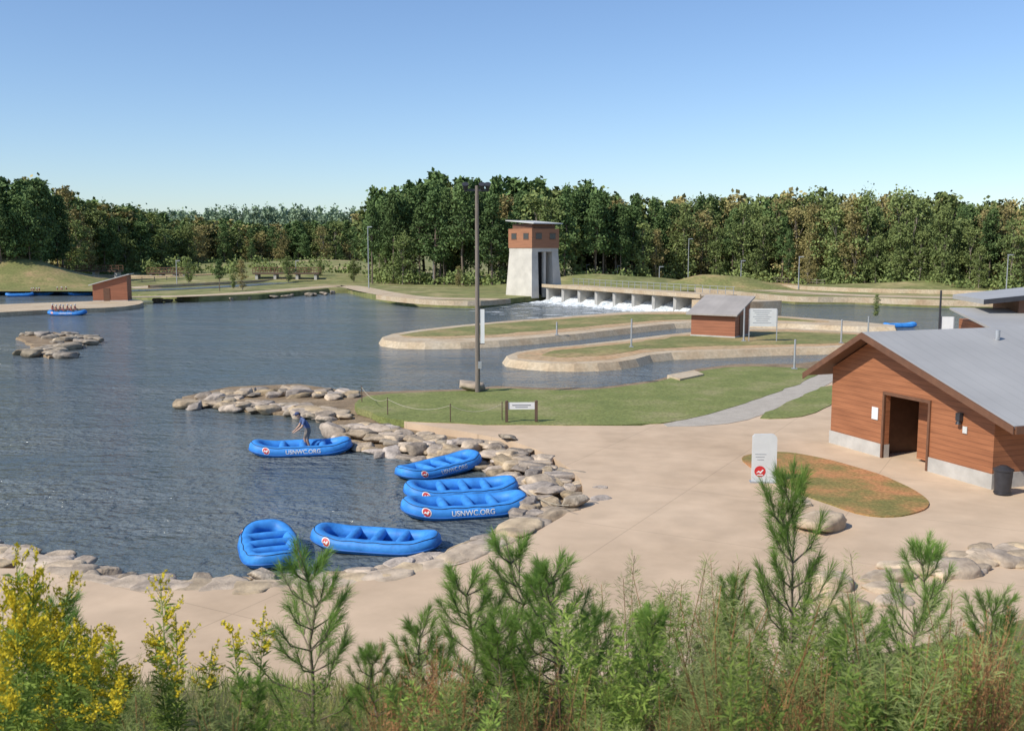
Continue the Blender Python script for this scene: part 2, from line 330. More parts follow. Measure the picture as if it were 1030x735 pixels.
fence_run([(700,281),(760,283),(830,287)],.95,'grey timber post and rail fence on the far bank')
def knoll(cx,cy,rx,ry,h,mat):
    n=28; vs=[];fs=[]
    for i in range(n+1):
        for j in range(n+1):
            x=-1+2*i/n;y=-1+2*j/n; r=min(1,math.hypot(x,y)); z=h*(math.cos(r*math.pi)*.5+.5)*(1+.45*noise.noise((x*2.5,y*2.5,h)))
            vs.append((cx+x*rx,cy+y*ry,.85+z))
    for i in range(n):
        for j in range(n): fs.append((i*(n+1)+j,(i+1)*(n+1)+j,(i+1)*(n+1)+j+1,i*(n+1)+j+1))
    b=MB(); b.add(vs,fs,0,True); b.obj('hill',mat,kind='structure')
knoll(-118,205,48,26,7.5,mGrassDry); knoll(-55,238,45,22,1.8,mFar); knoll(20,200,30,16,2.2,mFar); knoll(95,195,60,16,1.6,mFar); knoll(40,190,18,9,2.4,mGrassDry); knoll(-70,330,90,40,3.0,mFar)
def HZ(x,y):
    toe=18.3+max(0,x-2)*.55+max(0,-6-x)*.5; toe=min(toe,24)
    if y<9: z=7.3-.28*y if y>0 else 7.3
    else: z=4.78-(4.78+.1)*(y-9)/(toe-9)
    return z+.12*noise.noise((x*.5,y*.5,0))+.05*noise.noise((x*2,y*2,3)) if y<toe else -.1
b=MB(); nx,ny=110,70; vs=[];fs=[]
for i in range(nx+1):
    for j in range(ny+1):
        x=-30+65*i/nx; y=-10+36*j/ny; vs.append((x,y,HZ(x,y)))
for i in range(nx):
    for j in range(ny): fs.append((i*(ny+1)+j,(i+1)*(ny+1)+j,(i+1)*(ny+1)+j+1,i*(ny+1)+j+1))
b.add(vs,fs,0,True); b.obj('hillside',mHill,kind='structure')
# ---------- boulders
import bmesh
def rockmesh(seed,flat,mat,fl=14):
    r=random.Random(seed); bm=bmesh.new(); bmesh.ops.create_icosphere(bm,subdivisions=3,radius=1)
    pl=[(Vector((r.gauss(0,1),r.gauss(0,1),r.gauss(0,.7))).normalized(),r.uniform(.52,.82)) for _ in range(fl)]+[(Vector((r.uniform(-.2,.2),r.uniform(-.2,.2),1)).normalized(),r.uniform(.45,.65))]
    for v in bm.verts:
        p=v.co.copy()
        for n,d in pl:
            k=p.dot(n)-d
            if k>0: p-=n*k*.96
        p*=1+.08*noise.noise(p*2+Vector((seed,0,0)))+.05*noise.noise(p*6+Vector((seed,0,0)))
        p.x*=1.25; p.z*=flat; v.co=p
    me=bpy.data.meshes.new('boulder'); bm.to_mesh(me); bm.free(); me.materials.append(mat); me.polygons.foreach_set('use_smooth',[True]*len(me.polygons))
    return me
RM=[rockmesh(i,f,mRock) for i,f in enumerate([.42,.6,.4,.62,.42,.56,.38,.5,.4,.5])]
RF=[rockmesh(i+70,f,mRockP) for i,f in enumerate([.24,.27,.30,.25,.28])]
RG=[rockmesh(i+40,f,mRockG) for i,f in enumerate([.5,.6,.45,.55,.5])]
RP_=[rockmesh(i+90,f,mRockP) for i,f in enumerate([.42,.5,.38,.45])]
ROCKS=[]
def boulder(p,s,lab,grp=None,lib=None,rz=None):
    ROCKS.append(dict(me=random.choice(lib or RM),p=Vector(p),rz=random.uniform(0,6.3) if rz is None else rz,sc=(s*random.uniform(.85,1.25),s*random.uniform(.75,1.1),s*random.uniform(.75,1.1)),rx=random.uniform(-.12,.12) if rz is None else random.uniform(-.04,.04),ry=random.uniform(-.12,.12) if rz is None else random.uniform(-.04,.04),lab=lab,grp=grp,k=s/max(5,p.y)*(10 if grp is None else 1)))
def band(l,w,n,s0,s1,z,lab,grp,lib=None,align=False):
    P=px(l,z); seg=[(P[i+1]-P[i]).length for i in range(len(P)-1)]; tot=sum(seg)
    for k in range(n):
        t=(k+random.uniform(.4,.6) if align else k+random.random())/n*tot; i=0
        while i<len(seg)-1 and t>seg[i]: t-=seg[i]; i+=1
        d=(P[i+1]-P[i]).normalized(); q=P[i]+d*t; nn=Vector((-d.y,d.x,0)); q=q+nn*random.uniform(-.5,.5)*w
        boulder(Vector((q.x,q.y,z+random.uniform(-.04,.04))),s0+(s1-s0)*random.random()**1.5,lab,grp,lib,(math.atan2(d.y,d.x)+random.uniform(-.15,.15)) if align else None)
LB='rounded tan boulder on the rocky shore of the lake'; GB='boulders along the lake shore'; LS='broad flat tan slab edging the lake shore'
band([(-20,555),(60,569),(90,584),(150,590),(220,592),(300,589),(380,581),(450,566),(500,546),(540,524)],.10,33,.74,.90,.37,LS,GB,RF,True)
band([(-20,549),(60,563),(90,579),(150,585),(220,587),(300,584),(380,575),(450,560),(500,540),(536,517)],.15,36,.46,.60,.14,LB,GB)
band([(545,520),(566,505),(572,489),(548,469),(505,455),(466,450),(418,444),(380,437),(350,428)],2.6,108,.36,.78,.30,LB,GB,RM+RP_)
band([(535,506),(526,486),(484,468),(420,460),(380,456),(352,446),(340,430)],.5,30,.46,.66,.08,LB,GB)
band([(200,404),(240,408),(300,411),(345,420)],2.2,52,.46,.84,.20,LB,GB,RM+RP_)
band([(204,400),(240,396),(300,394),(350,399)],2.4,46,.46,.88,.20,LB,GB,RM+RP_)
land('rocky_islet',wobble(smooth_line(px([(16,338),(30,334),(60,334),(84,340),(86,345),(62,350),(58,357),(46,359),(38,352),(30,344)],.2),1,True),.6),.2,mDirt,1.0,.5)
band([(20,337),(50,336),(84,342),(60,348),(46,350),(48,359)],3.8,60,.5,1.1,.22,'tan grey boulder on a small rocky islet in the lake','boulders on the rocky islet',RG)
band([(150,302),(250,300),(340,294)],2,18,.6,1.1,.3,'small boulder at the foot of the far concrete bank','boulders along the far bank')
band([(380,299),(470,305)],1.5,7,.6,1.0,.3,'small boulder at the foot of the far concrete bank','boulders along the far bank')
band([(835,600),(900,588),(960,570),(1035,548)],1.7,18,.42,.70,.5,'pale flat boulder edging the concrete plaza','boulders edging the plaza',RP_)
band([(950,562),(1000,560),(1040,554)],1.0,6,.5,.75,.5,'pale flat boulder edging the concrete plaza','boulders edging the plaza',RP_)
boulder(G(825,524,.68),1.0,'large pale boulder beside the planting bed',None,RP_)
boulder(G(802,506,.5),.45,'small pale boulder beside the planting bed',None,RP_)
boulder(G(475,388,.7),1.2,'big tan boulder at the base of the light pole',None,RP_)
boulder(G(576,503,.65),.52,'dark rounded boulder on the plaza edge',None,RG); boulder(G(265,577,.35),.45,'dark boulder at the water beside a beached raft',None,RG)
boulder(G(510,439,.6),.40,'small grey boulder on the plaza',None,RG)
ROCKS.sort(key=lambda r:-r['k'])
for r_ in ROCKS[:295]:
    o=link('boulder',r_['me'],loc=r_['p'],rz=r_['rz'],sc=r_['sc'],label=r_['lab'],category='rock'); o.rotation_euler[0]=r_['rx']; o.rotation_euler[1]=r_['ry']
    if r_['grp']: o['group']=r_['grp']
b=MB()
for r_ in ROCKS[295:]:
    X=Matrix.Translation(r_['p'])@Matrix.Rotation(r_['rz'],4,'Z')@Matrix.Diagonal((*r_['sc'],1)); b.add([X@v.co for v in r_['me'].vertices],[tuple(p.vertices) for p in r_['me'].polygons],0,True)
b.obj('shore_stones',mRockG,kind='stuff')
# ---------- gable building
BA=G(835,445,ZP); BB=G(997,492,ZP); dv=BB-BA; WL=dv.length; rz=math.atan2(dv.y,dv.x)
R=root('service_building',BA,rz,label='brown timber-clad gabled building with grey metal roof beside the plaza',category='building')
RX=.31*WL; RH=5.1; HF=lambda x: RH-.56*(RX-x) if x<RX else RH-.325*(x-RX)
t=.22; D=16.0; x0,x1=.376*WL,.647*WL; DH=2.6; bh=.55; 
b=MB(); T=.25
b.prism([(0,bh),(x0,bh),(x0,HF(x0)-t),(RX,RH-t),(0,HF(0)-t)],1,0,T)
b.prism([(x0,DH),(x1,DH),(x1,HF(x1)-t),(x0,HF(x0)-t)],1,0,T)
b.prism([(x1,bh),(WL,bh),(WL,HF(WL)-t),(x1,HF(x1)-t)],1,0,T)
b.box((WL-T/2,T+.003+D/2,(bh+HF(WL)-t)/2),(T,D,HF(WL)-t-bh)); b.box((T/2,T+.003+D/2,(bh+HF(0)-t-.1)/2),(T,D,HF(0)-t-.1-bh)); b.box((WL/2,D+T*1.5+.01,1.5),(WL,T,3))
b.obj('wall',mWood,R)
b=MB()
for a,c in ((-.04,x0),(x1,WL+.04)): b.box(((a+c)/2,T/2,bh/2-.003),(c-a,T+.08,bh))
b.box((WL-T/2,T+.05+D/2,bh/2-.003),(T+.08,D,bh)); b.box((T/2,T+.05+D/2,bh/2-.003),(T+.08,D,bh)); b.obj('foundation',mConcG,R)
b=MB(); e0,e1=-.95,10.5; f=-.8; 
b.prism([(e0,HF(e0)),(RX,RH),(e1,HF(e1)),(e1,HF(e1)-.1),(RX,RH-.12),(e0,HF(e0)-.1)],1,f,D+1); b.obj('roof',mRoof,R)
b=MB(); b.prism([(e0-.02,HF(e0)-.02),(RX,RH-.02),(RX,RH-.28),(e0-.02,HF(e0)-.28)],1,f-.06,f-.003); b.prism([(RX,RH-.02),(e1+.02,HF(e1)-.02),(e1+.02,HF(e1)-.28),(RX,RH-.28)],1,f-.06,f-.003)
b.box((e1+.035,D/2,HF(e1)-.15),(.06,D+1.5,.26)); b.obj('fascia',mTrim,R)
b=MB()
for (xa,xb) in ((e0,RX),(RX,e1)):
    b.add([(xa,f,HF(xa)-.14),(xb,f,HF(xb)-.14),(xb,D,HF(xb)-.14),(xa,D,HF(xa)-.14)],[(0,1,2,3)])
b.obj('soffit',M('soffit_wood',(.14,.07,.04),.7,.15,2),R)
b=MB()
for a in (x0-.05,x1+.05): b.box((a,-.02,DH/2),(.1,.1,DH))
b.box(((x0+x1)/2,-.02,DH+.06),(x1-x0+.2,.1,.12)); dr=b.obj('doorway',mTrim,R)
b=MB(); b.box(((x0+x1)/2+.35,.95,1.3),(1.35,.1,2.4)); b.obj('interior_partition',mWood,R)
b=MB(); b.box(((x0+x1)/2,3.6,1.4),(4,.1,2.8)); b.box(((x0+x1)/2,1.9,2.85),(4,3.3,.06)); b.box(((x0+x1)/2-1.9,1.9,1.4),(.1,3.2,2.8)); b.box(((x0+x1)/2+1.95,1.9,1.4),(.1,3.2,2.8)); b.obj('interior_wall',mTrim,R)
b=MB(); b.box((x0-.55,-.03,1.75),(.36,.03,.5)); b.obj('notice_plate',mWhite,R)
b=MB(); b.box((.55*WL+2.7,-.03,1.9),(.2,.03,.25)); b.obj('notice_plate',mSignG,R)
b=MB(); b.box((x1+1.6,-.09,2.35),(.2,.18,.28)); b.cyl((x1+1.6,-.12,2.2),(x1+1.6,-.12,2.08),.07,.11); b.obj('wall_lamp',mBlack,R)
b=MB()
for i in range(4): b.box((WL+1.5,2.6+i*3.6,1.3),(.16,.16,2.6))
b.obj('porch_post',mTrim,R)
b=MB(); b.cyl((RX+1.2,5,RH-.4),(RX+1.2,5,RH+.0),.1); b.obj('vent_pipe',mGalv,R)
BN=G(1008,497,ZP)
R=root('litter_bin',BN,label='dark litter bin standing by the corner of the timber building',category='bin')
b=MB(); b.cyl((0,0,0),(0,0,.85),.26,.31,16); b.cyl((0,0,.05),(0,0,.1),.29,.29,16); b.obj('body',mBlack,R)
b=MB(); b.cyl((0,0,.852),(0,0,.90),.34,.34,16); b.cyl((0,0,.90),(0,0,1.02),.32,.12,16); b.obj('lid',mBlack,R)
R=root('rear_building',(XU(1003,60),60,ZP),math.radians(-8),label='grey roofed timber building behind the gabled one',category='building')
b=MB(); b.box((9,5,1.75),(17,9,3.5)); b.obj('wall',mWood,R)
b=MB(); b.prism([(-.9,3.5),(8,4.2),(8,4.35),(-.9,3.65)],0,-.6,19); b.obj('roof',mRoof,R)
b=MB(); b.prism([(.7,4.75),(20,7.0),(20,7.3),(.7,5.05)],1,5,12); b.obj('upper_roof',mRoof,R)
b=MB(); b.prism([(.65,4.74),(20,6.99),(20,7.31),(.65,5.06)],1,4.9,4.997); b.obj('fascia',mBlack,R)
b=MB(); b.box((11.5,8,4.6),(17,5,.9)); b.obj('clerestory',mTrim,R)
def shed(loc,rzd,w,d,h1,h2,lab,mw,mr):
    R=root('shed',loc,math.radians(rzd),label=lab,category='shed')
    b=MB(); b.prism([(0,0),(d,0),(d,h2),(0,h1)],0,0,w); b.obj('wall',mw,R)
    k=(h2-h1)/d; b=MB(); b.prism([(-.5,h1-.5*k+.01),(d+.4,h2+.4*k+.01),(d+.4,h2+.4*k+.14),(-.5,h1-.5*k+.14)],0,-.35,w+.35); b.obj('roof',mr,R)
    b=MB(); b.box((w+.03,d*.4,1.0),(.05,.9,1.95)); b.obj('door',mTrim,R)
    b=MB(); b.box((w/2,d/2,.06),(w+.1,d+.1,.12)); b.obj('plinth',mConcG,R)
    return R
shed(G(695,337.5,.58),-33,4.3,3.9,2.15,3.4,'small red timber shed with sloping grey roof on the spit',mWood2,mRoofB)
shed(G(90,303,.6)+Vector((0,3.2,0)),-80,3.3,5.0,2.5,3.9,'small red timber shed with pale tilted roof by the water',mWood2,mRoofW)
# ---------- dam and tower
DA=Vector((5.0,161,0)); DB=G(705,313,.7); DB.z=0; dd=(DB-DA); DL=dd.length; drz=math.atan2(dd.y,dd.x)
R=root('dam',DA,drz,label='low concrete dam bridge with sluice openings and foaming water below',category='dam')
b=MB(); b.box((DL/2,3,2.45),(DL,6,.4)); b.box((DL/2,-.12,2.6),(DL,.2,.5)); b.obj('deck',mConcW,R)
npier=9
for i in range(npier):
    b=MB(); x=1.0+i*(DL-2)/(npier-1); b.prism([(x-.25,.3),(x,0.0),(x+.25,.3),(x+.25,5.8),(x-.25,5.8)],2,-1.5,2.247); b.obj('pier',mConcG,R)
b=MB(); b.box((DL/2,4.9,.6),(DL-.2,.5,3.3)); b.obj('sluice_wall',mShade,R)  # wall coloured near-black: shade of the dam openings painted in
b=MB()
for i in range(26): b.box((.3+i*(DL-.6)/25,5.6,3.15),(.06,.06,1.0))
for z in (3.2,3.65): b.box((DL/2,5.6,z),(DL,.05,.05))
b.obj('railing',mGalv,R)
b=MB(); b.prism([(DL-.01,-1.5),(DL+7,-3),(DL+7,7),(DL-.01,7)],2,-1,2.2); b.obj('abutment',mConcW,R)
mFoam=M3('foam',[(.34,.40,.43),(.68,.72,.74),(.88,.9,.9)],.9,1.0,4,.9,(.6,1.3)); 
b=MB(); Rm=Matrix.Rotation(drz,3,'Z'); nn=110; mm_=26; vs=[];fs=[]
for i in range(nn+1):
    for j in range(mm_+1):
        s_=j/mm_; x=.2+(DL-.4)*i/nn; wd=5+4*noise.noise((x*.3,0,0)); y=4.4-(wd+4.4)*s_
        fall=1.3*max(0,min(1,(y+.8)/4.6))**1.3
        z=.02+fall+max(-.2,(.45*(1-s_)+.5*noise.noise((x*1.1,y*1.1,1))*(1-s_*.3)*(.35 if y>1 else 1)))-.45*s_**2
        p=Rm@Vector((x,y,0))+DA; vs.append((p.x,p.y,z))
for i in range(nn):
    for j in range(mm_): fs.append((i*(mm_+1)+j,(i+1)*(mm_+1)+j,(i+1)*(mm_+1)+j+1,i*(mm_+1)+j+1))
b.add(vs,fs,0,True); b.obj('white_water',mFoam,kind='structure')
b=MB()
for k in range(110):
    q=Rm@Vector((random.uniform(0,DL),-4-18*random.random()**2,0))+DA; r_=random.uniform(.15,.7); n=9
    b.add([(q.x+math.cos(a*6.283/n)*r_*random.uniform(1,2.4),q.y+math.sin(a*6.283/n)*r_*random.uniform(.4,.8),.012+.0004*k) for a in range(n)],[tuple(range(n))])
b.obj('foam_patches',mFoam,kind='stuff')
TW=G(539,299,.7); 
R=root('control_tower',(TW.x-.3,TW.y+3.5,.6),math.radians(-50),label='concrete control tower with red timber cabin beside the dam',category='tower')
def frust(b,c0,s0,z0,c1,s1,z1,m=0):
    vs=[(c0[0]+sx*s0[0]/2,c0[1]+sy*s0[1]/2,z0) for sx,sy in ((-1,-1),(1,-1),(1,1),(-1,1))]+[(c1[0]+sx*s1[0]/2,c1[1]+sy*s1[1]/2,z1) for sx,sy in ((-1,-1),(1,-1),(1,1),(-1,1))]
    b.add(vs,[(0,3,2,1),(4,5,6,7),(0,1,5,4),(1,2,6,5),(2,3,7,6),(3,0,4,7)],m)
b=MB(); frust(b,(0,-2.5),(6.6,1.5),0,(0,-2.2),(5.6,1.3),7.4); frust(b,(0,2.45),(6.6,2.0),0,(0,2.2),(5.6,1.3),7.4); b.box((0,0,7.7),(5.7,5.7,.6)); b.box((2.4,.1,3.7),(.45,.5,7.38)); b.box((-2.4,.1,3.7),(.6,3.4,7.38)); b.obj('concrete_base',mTowerC,R)
b=MB(); b.box((-.6,.1,3.69),(2.9,3.38,7.36)); b.obj('recess_shade',mShade,R)  # dark box filling the tower opening, its shade put in as colour
b=MB(); b.box((0,0,9.55),(5.9,5.9,3.1)); b.obj('cabin',mCabin,R)
for side in (0,1):
    for k in (-1,1):
        b=MB(); p=(k*1.5,-2.97,9.9) if side==0 else (2.97,k*1.5,9.9); sz=(1.25,.06,.85) if side==0 else (.06,1.25,.85); b.box(p,sz); w=b.obj('window',mGlass,R)
        b=MB(); 
        for dz in (-.47,.47): b.box((p[0],p[1],p[2]+dz),(sz[0]+.1,sz[1]+.04,.08))
        b.obj('frame',mTrim,w)
b=MB(); b.box((0,0,11.5),(4.9,4.9,.8)); b.obj('clerestory',mTrim,R)
b=MB(); b.prism([(-3.4,12.4),(3.6,11.85),(3.6,12.0),(-3.4,12.55)],1,-3.2,3.2); b.obj('roof',mRoofW,R)
P=G(480.5,394,.5)
R=root('light_pole',P,label='tall brown timber light pole with floodlights and white banner',category='light pole')
b=MB(); b.cyl((0,0,0),(0,0,11.9),.15,.10,14); b.obj('pole',mPoleG,R)
b=MB(); b.box((0,0,11.65),(1.4,.1,.12)); b.obj('crossarm',mBlack,R)
for x in (-.65,.3,.62):
    b=MB(); b.cyl((x,-.02,11.7),(x,-.22,11.98),.09,.2,12); b.cyl((x,.0,11.68),(x,.1,11.58),.09,.06,10); b.obj('floodlight',mBlack,R)
b=MB(); b.box((.29,-.02,3.85),(.24,.03,2.0)); b.obj('banner',mWhite,R)
b=MB(); b.box((.22,-.02,4.87),(.4,.04,.04)); b.box((.22,-.02,2.83),(.4,.04,.04)); b.obj('banner_bracket',mBlack,R)
b=MB(); b.box((.14,-.2,1.6),(.2,.2,.4)); b.obj('junction_box',mGalv,R)
def lamp(u,v,topv,z=.95):
    p=G(u,v,z); h=CH+ -(p.y)*math.tan(math.atan((topv-367.5)/F)+PITCH)-z
    R=root('street_lamp',p,label='slender grey lamp post standing on the far bank',category='street lamp',group='lamp posts on the far bank')
    b=MB(); b.cyl((0,0,0),(0,0,h),.11,.07,8); b.obj('pole',mGalv,R)
    b=MB(); b.box((.35,0,h-.05),(.9,.28,.16)); b.cyl((0,0,h-.3),(.4,0,h-.08),.05,.05,6); b.obj('lamp_head',mGalv,R)
for a in [(40,270,223),(371,290,228),(590,283,266),(621,284,267),(663,287,268),(692,284,240),(298,281,262),(745,288,262),(803,291,258),(1012,294,256),(436,286,262),(178,286,262)]: lamp(*a)
p=G(944,345,.58); hp=CH-p.y*math.tan(math.atan((292-367.5)/F)+PITCH)-.58
b=MB(); b.cyl((0,0,0),(0,0,hp),.10,.08,10); b.box((0,0,.04),(.4,.4,.08)); o=b.obj('bank_post',mBlack,loc=p); o['label']='tall dark post on the bank beside a white panel'; o['category']='post'
R=root('panel_sign',G(952,345,.58),math.radians(-10),label='small white panel on short posts near a dark post',category='sign')
b=MB(); b.box((0,0,1.75),(.95,.06,1.1)); b.obj('panel',mWhite,R)
b=MB()
for x in (-.52,.52): b.box((x,0,1.15),(.07,.07,2.3))
b.obj('post',mGalv,R)
def post(u,v,h,z):
    b=MB(); b.cyl((0,0,0),(0,0,h),.08,.07,10); b.cyl((0,0,h),(0,0,h+.05),.09,.04,10); b.box((0,0,.03),(.35,.35,.06)); o=b.obj('bank_post',mGalv,loc=G(u,v,z)); o['label']='pale metal post standing on the channel bank'; o['category']='post'; o['group']='metal posts along the channels'
for a in [(635,349,2.3,.58),(799,371,2.0,.5),(846,345,2.0,.58),(748,343,2.9,.58),(873,338,1.8,.58),(560,337,1.2,.58)]: post(*a)
R=root('notice_board',G(767,343,.58),math.radians(-8),label='large pale notice board on steel posts beside the red shed',category='sign')
b=MB(); b.box((0,0,2.1),(2.3,.08,1.6)); b.obj('panel',mSignG,R)
b=MB()
for x in (-1.2,1.2): b.box((x,0,1.42),(.08,.08,2.84))
b.obj('post',mGalv,R)
b=MB()
for i in range(7): b.box((-.1,-.045,2.7-i*.18),(1.6-(i%3)*.3,.01,.04))
b.obj('printed_lines',mGreyTxt,R)
R=root('information_sign',G(768,485,ZP),math.radians(-4),label='upright pale information sign with red round emblem on the plaza',category='sign')
b=MB(); W=.44; H=1.8
pl=[(-W,0.05),(W,0.05),(W,H-.2)]+[(W-.2+.2*math.cos(a),H-.2+.2*math.sin(a)) for a in (.4,.8,1.2,1.57)]+[(-W+.08,H-.02),(-W,H-.1)]
b.prism(pl,1,-.05,.05); b.obj('panel',mSignG,R)
b=MB(); b.box((0,0,.025),(1.0,.3,.05)); b.obj('base_plate',mGalv,R)
b=MB(); b.cyl((-.15,-.06,.42),(-.15,-.052,.42),.2,.2,28); b.obj('emblem',mRed,R)
b=MB(); b.prism([(-.29,.36),(-.2,.45),(-.14,.41),(-.05,.5),(-.02,.47),(-.13,.34),(-.19,.39)],1,-.068,-.063); b.prism([(-.25,.27),(-.05,.27),(-.04,.31),(-.26,.31)],1,-.068,-.063); b.obj('emblem_wave',mWhite,R)
b=MB()
for i in range(3): b.box((-.14-.02*(i%2),-.053,1.05-i*.1),(.4-(i%3)*.08,.006,.018))
b.obj('printed_lines',mGreyTxt,R)
R=root('low_sign',G(524.5,424,.5),math.radians(3),label='low white sign board between two timber posts on the lawn edge',category='sign')
for x in (-.72,.72):
    b=MB(); b.box((x,0,.5),(.14,.14,1.0)); b.cyl((x,0,1.0),(x,0,1.05),.1,.04,6); b.obj('post',mPole,R)
b=MB(); b.box((0,0,.78),(1.28,.05,.34)); b.obj('panel',mWhite,R)
b=MB(); b.box((0,-.03,.82),(.9,.006,.05)); b.box((0,-.03,.72),(.6,.006,.04)); b.obj('printed_lines',mGreyTxt,R)
fp=[G(u,v,.5) for u,v in [(364,404),(390,417),(453,424),(505,422)]]
R=root('rope_fence',fp[0],label='low rope barrier on slim posts along the lawn edge',category='fence')
for p in fp:
    q=p-fp[0]; b=MB(); b.cyl((q.x,q.y,0),(q.x,q.y,.85),.025,.022,8); b.cyl((q.x,q.y,.85),(q.x,q.y,.88),.035,.035,8); b.obj('post',mPole,R)
for i in range(3):
    a=fp[i]-fp[0]; c=fp[i+1]-fp[0]; b=MB(); b.tube([(a.x+(c.x-a.x)*s/12,a.y+(c.y-a.y)*s/12,.80-.35*4*(s/12)*(1-s/12)) for s in range(13)],.012,6); b.obj('rope',mRope,R)
def footbridge(u0,u1,v,z0,h):
    a=G(u0,v,z0); c=G(u1,v,z0); Lb=(c-a).length
    R=root('footbridge',a,math.atan2((c-a).y,(c-a).x),label='brown timber footbridge with railings on the far bank',category='footbridge',group='far footbridges')
    b=MB(); b.box((Lb/2,0,h),(Lb,3,.35)); b.obj('deck',mPole,R)
    b=MB(); n=int(Lb/1.6)
    for y in (-1.4,1.4):
        for i in range(n+1): b.box((i*Lb/n,y,h+.75),(.12,.12,1.2))
        for z in (.65,1.3): b.box((Lb/2,y,h+z),(Lb,.1,.12))
    b.obj('railing',mTrim,R)
    for x in (.8,Lb/3,2*Lb/3,Lb-.8):
        b=MB(); b.box((x,0,h/2-.1),(.6,2.6,h-.2)); b.obj('pier',mConcG,R)
footbridge(46,122,281,.95,2.0); footbridge(256,322,283,.95,1.8); footbridge(150,190,280,.95,1.3)
# ---------- rafts
aX,bY,rT=1.87,.72,.25
def yc(x): return bY*max(0,1-abs(x/aX)**3.0)**(1/3.0)
def kick(x): 
    k=max(0,(abs(x)/aX-.5)/.5); return .20+.17*k**1.8
def loop(n=72):
    P=[]
    for i in range(720):
        t_=2*math.pi*i/720; c,s_=math.cos(t_),math.sin(t_); P.append((aX*math.copysign(abs(c)**(2/3.0),c),bY*math.copysign(abs(s_)**(2/3.0),s_)))
    P=np.array(P); d=np.linalg.norm(np.roll(P,-1,0)-P,axis=1); cum=np.concatenate([[0],np.cumsum(d)]); out=[]
    for k in range(n):
        s_=cum[-1]*k/n; i=min(719,np.searchsorted(cum,s_,side='right')-1); f_=(s_-cum[i])/max(d[i],1e-9); q=P[i]*(1-f_)+P[(i+1)%720]*f_; out.append((q[0],q[1],kick(q[0])))
    return out
LP=loop()
def raft_parts():
    d={}
    b=MB(); b.tube(LP,rT,16,closed=True); d['tube']=b.mesh('tube',mBlue)
    def off(i):
        a=LP[(i-1)%72]; c=LP[(i+1)%72]; tx,ty=c[0]-a[0],c[1]-a[1]; l=math.hypot(tx,ty); return ty/l,-tx/l
    b=MB(); P=[]
    for i,(x,y,z) in enumerate(LP):
        nx_,ny_=off(i); P.append((x+nx_*rT*.985,y+ny_*rT*.985,z-.08))
    b.tube(P,.03,6,closed=True); d['rub_strip']=b.mesh('rub_strip',mBlueD)
    b=MB(); P=[]
    for i,(x,y,z) in enumerate(LP):
        nx_,ny_=off(i); an=.95+ .06*math.sin(i*math.pi/3)
        P.append((x+nx_*(rT+.012)*math.cos(an),y+ny_*(rT+.012)*math.cos(an),z+(rT+.012)*math.sin(an)))
    b.tube(P,.011,5,closed=True); d['grab_line']=b.mesh('grab_line',mBlack)
    b=MB(); n=20; xs=[-aX+.12+ (2*aX-.24)*i/n for i in range(n+1)]
    vs=[];
    for x in xs:
        for s_ in (-1,-.33,.33,1): vs.append((x,s_*(yc(x)-.05),kick(x)-.08+.02*math.sin(x*14)))
    b.add(vs,[(i*4+j,(i+1)*4+j,(i+1)*4+j+1,i*4+j+1) for i in range(n) for j in range(3)],0,True); d['floor']=b.mesh('floor',mBlueD)
    for nme,x in (('thwart',-.75),('thwart',.08),('thwart',.9)):
        b=MB(); w=bY-.06; b.tube([(x,-w,.31),(x,-w*.6,.31),(x,0,.31),(x,w*.6,.31),(x,w,.31)],[.14,.155,.16,.155,.14],12); d['thwart%g'%x]=b.mesh('thwart',mBlue)
    return d
RP=raft_parts()
def textmesh(txt,size,name,mat,mapf):
    cu=bpy.data.curves.new(name,'FONT'); cu.body=txt; cu.size=size; cu.align_x='CENTER'; cu.align_y='CENTER'; cu.offset=.002
    o=bpy.data.objects.new(name,cu); COL.objects.link(o); dg=bpy.context.evaluated_depsgraph_get(); me=bpy.data.meshes.new_from_object(o.evaluated_get(dg))
    bpy.data.objects.remove(o); me.materials.clear(); me.materials.append(mat)
    bm=bmesh.new(); bm.from_mesh(me); bmesh.ops.subdivide_edges(bm,edges=[e for e in bm.edges if e.calc_length()>.06],cuts=2)
    for v in bm.verts: v.co=Vector(mapf(v.co.x,v.co.y))
    bm.to_mesh(me); bm.free(); me.name=name; return me
def onraft(x,y):
    ph=.20+y/rT; r=rT+.012; return (x,-(yc(x)+r*math.cos(ph)),kick(x)+r*math.sin(ph))
TXT=textmesh('USNWC.ORG',.235,'lettering',mWhite,lambda x,y:onraft(x+.1,y))
def disc(cx,r,mat,name,off):
    b=MB(); n=24; vs=[]
    for rr in (0,.5,1):
        for i in range(n if rr else 1):
            a=2*math.pi*i/n; p=onraft(cx+rr*r*math.cos(a),rr*r*math.sin(a)+.02); k=Vector(p); c=Vector((k.x,-yc(k.x),kick(k.x))); vs.append(k+(k-c).normalized()*off)
    fs=[(0,1+i,1+(i+1)%n) for i in range(n)]+[(1+i,1+n+i,1+n+(i+1)%n,1+(i+1)%n) for i in range(n)]
    b.add(vs,fs); return b.mesh(name,mat)
EM1=disc(-1.4,.15,mWhite,'emblem',.0); EM2=disc(-1.4,.12,mRed,'emblem_disc',.006)
b=MB(); wv=[onraft(-1.4+x,y+.02) for x,y in [(-.10,-.05),(-.04,.035),(0,-.01),(.05,.06),(.09,.03),(.03,-.07),(-.02,-.03)]]; wv=[Vector(p)+Vector((0,-.016,.003)) for p in wv]; b.add(wv,[tuple(range(7))]); EM3=b.mesh('emblem_wave',mWhite)
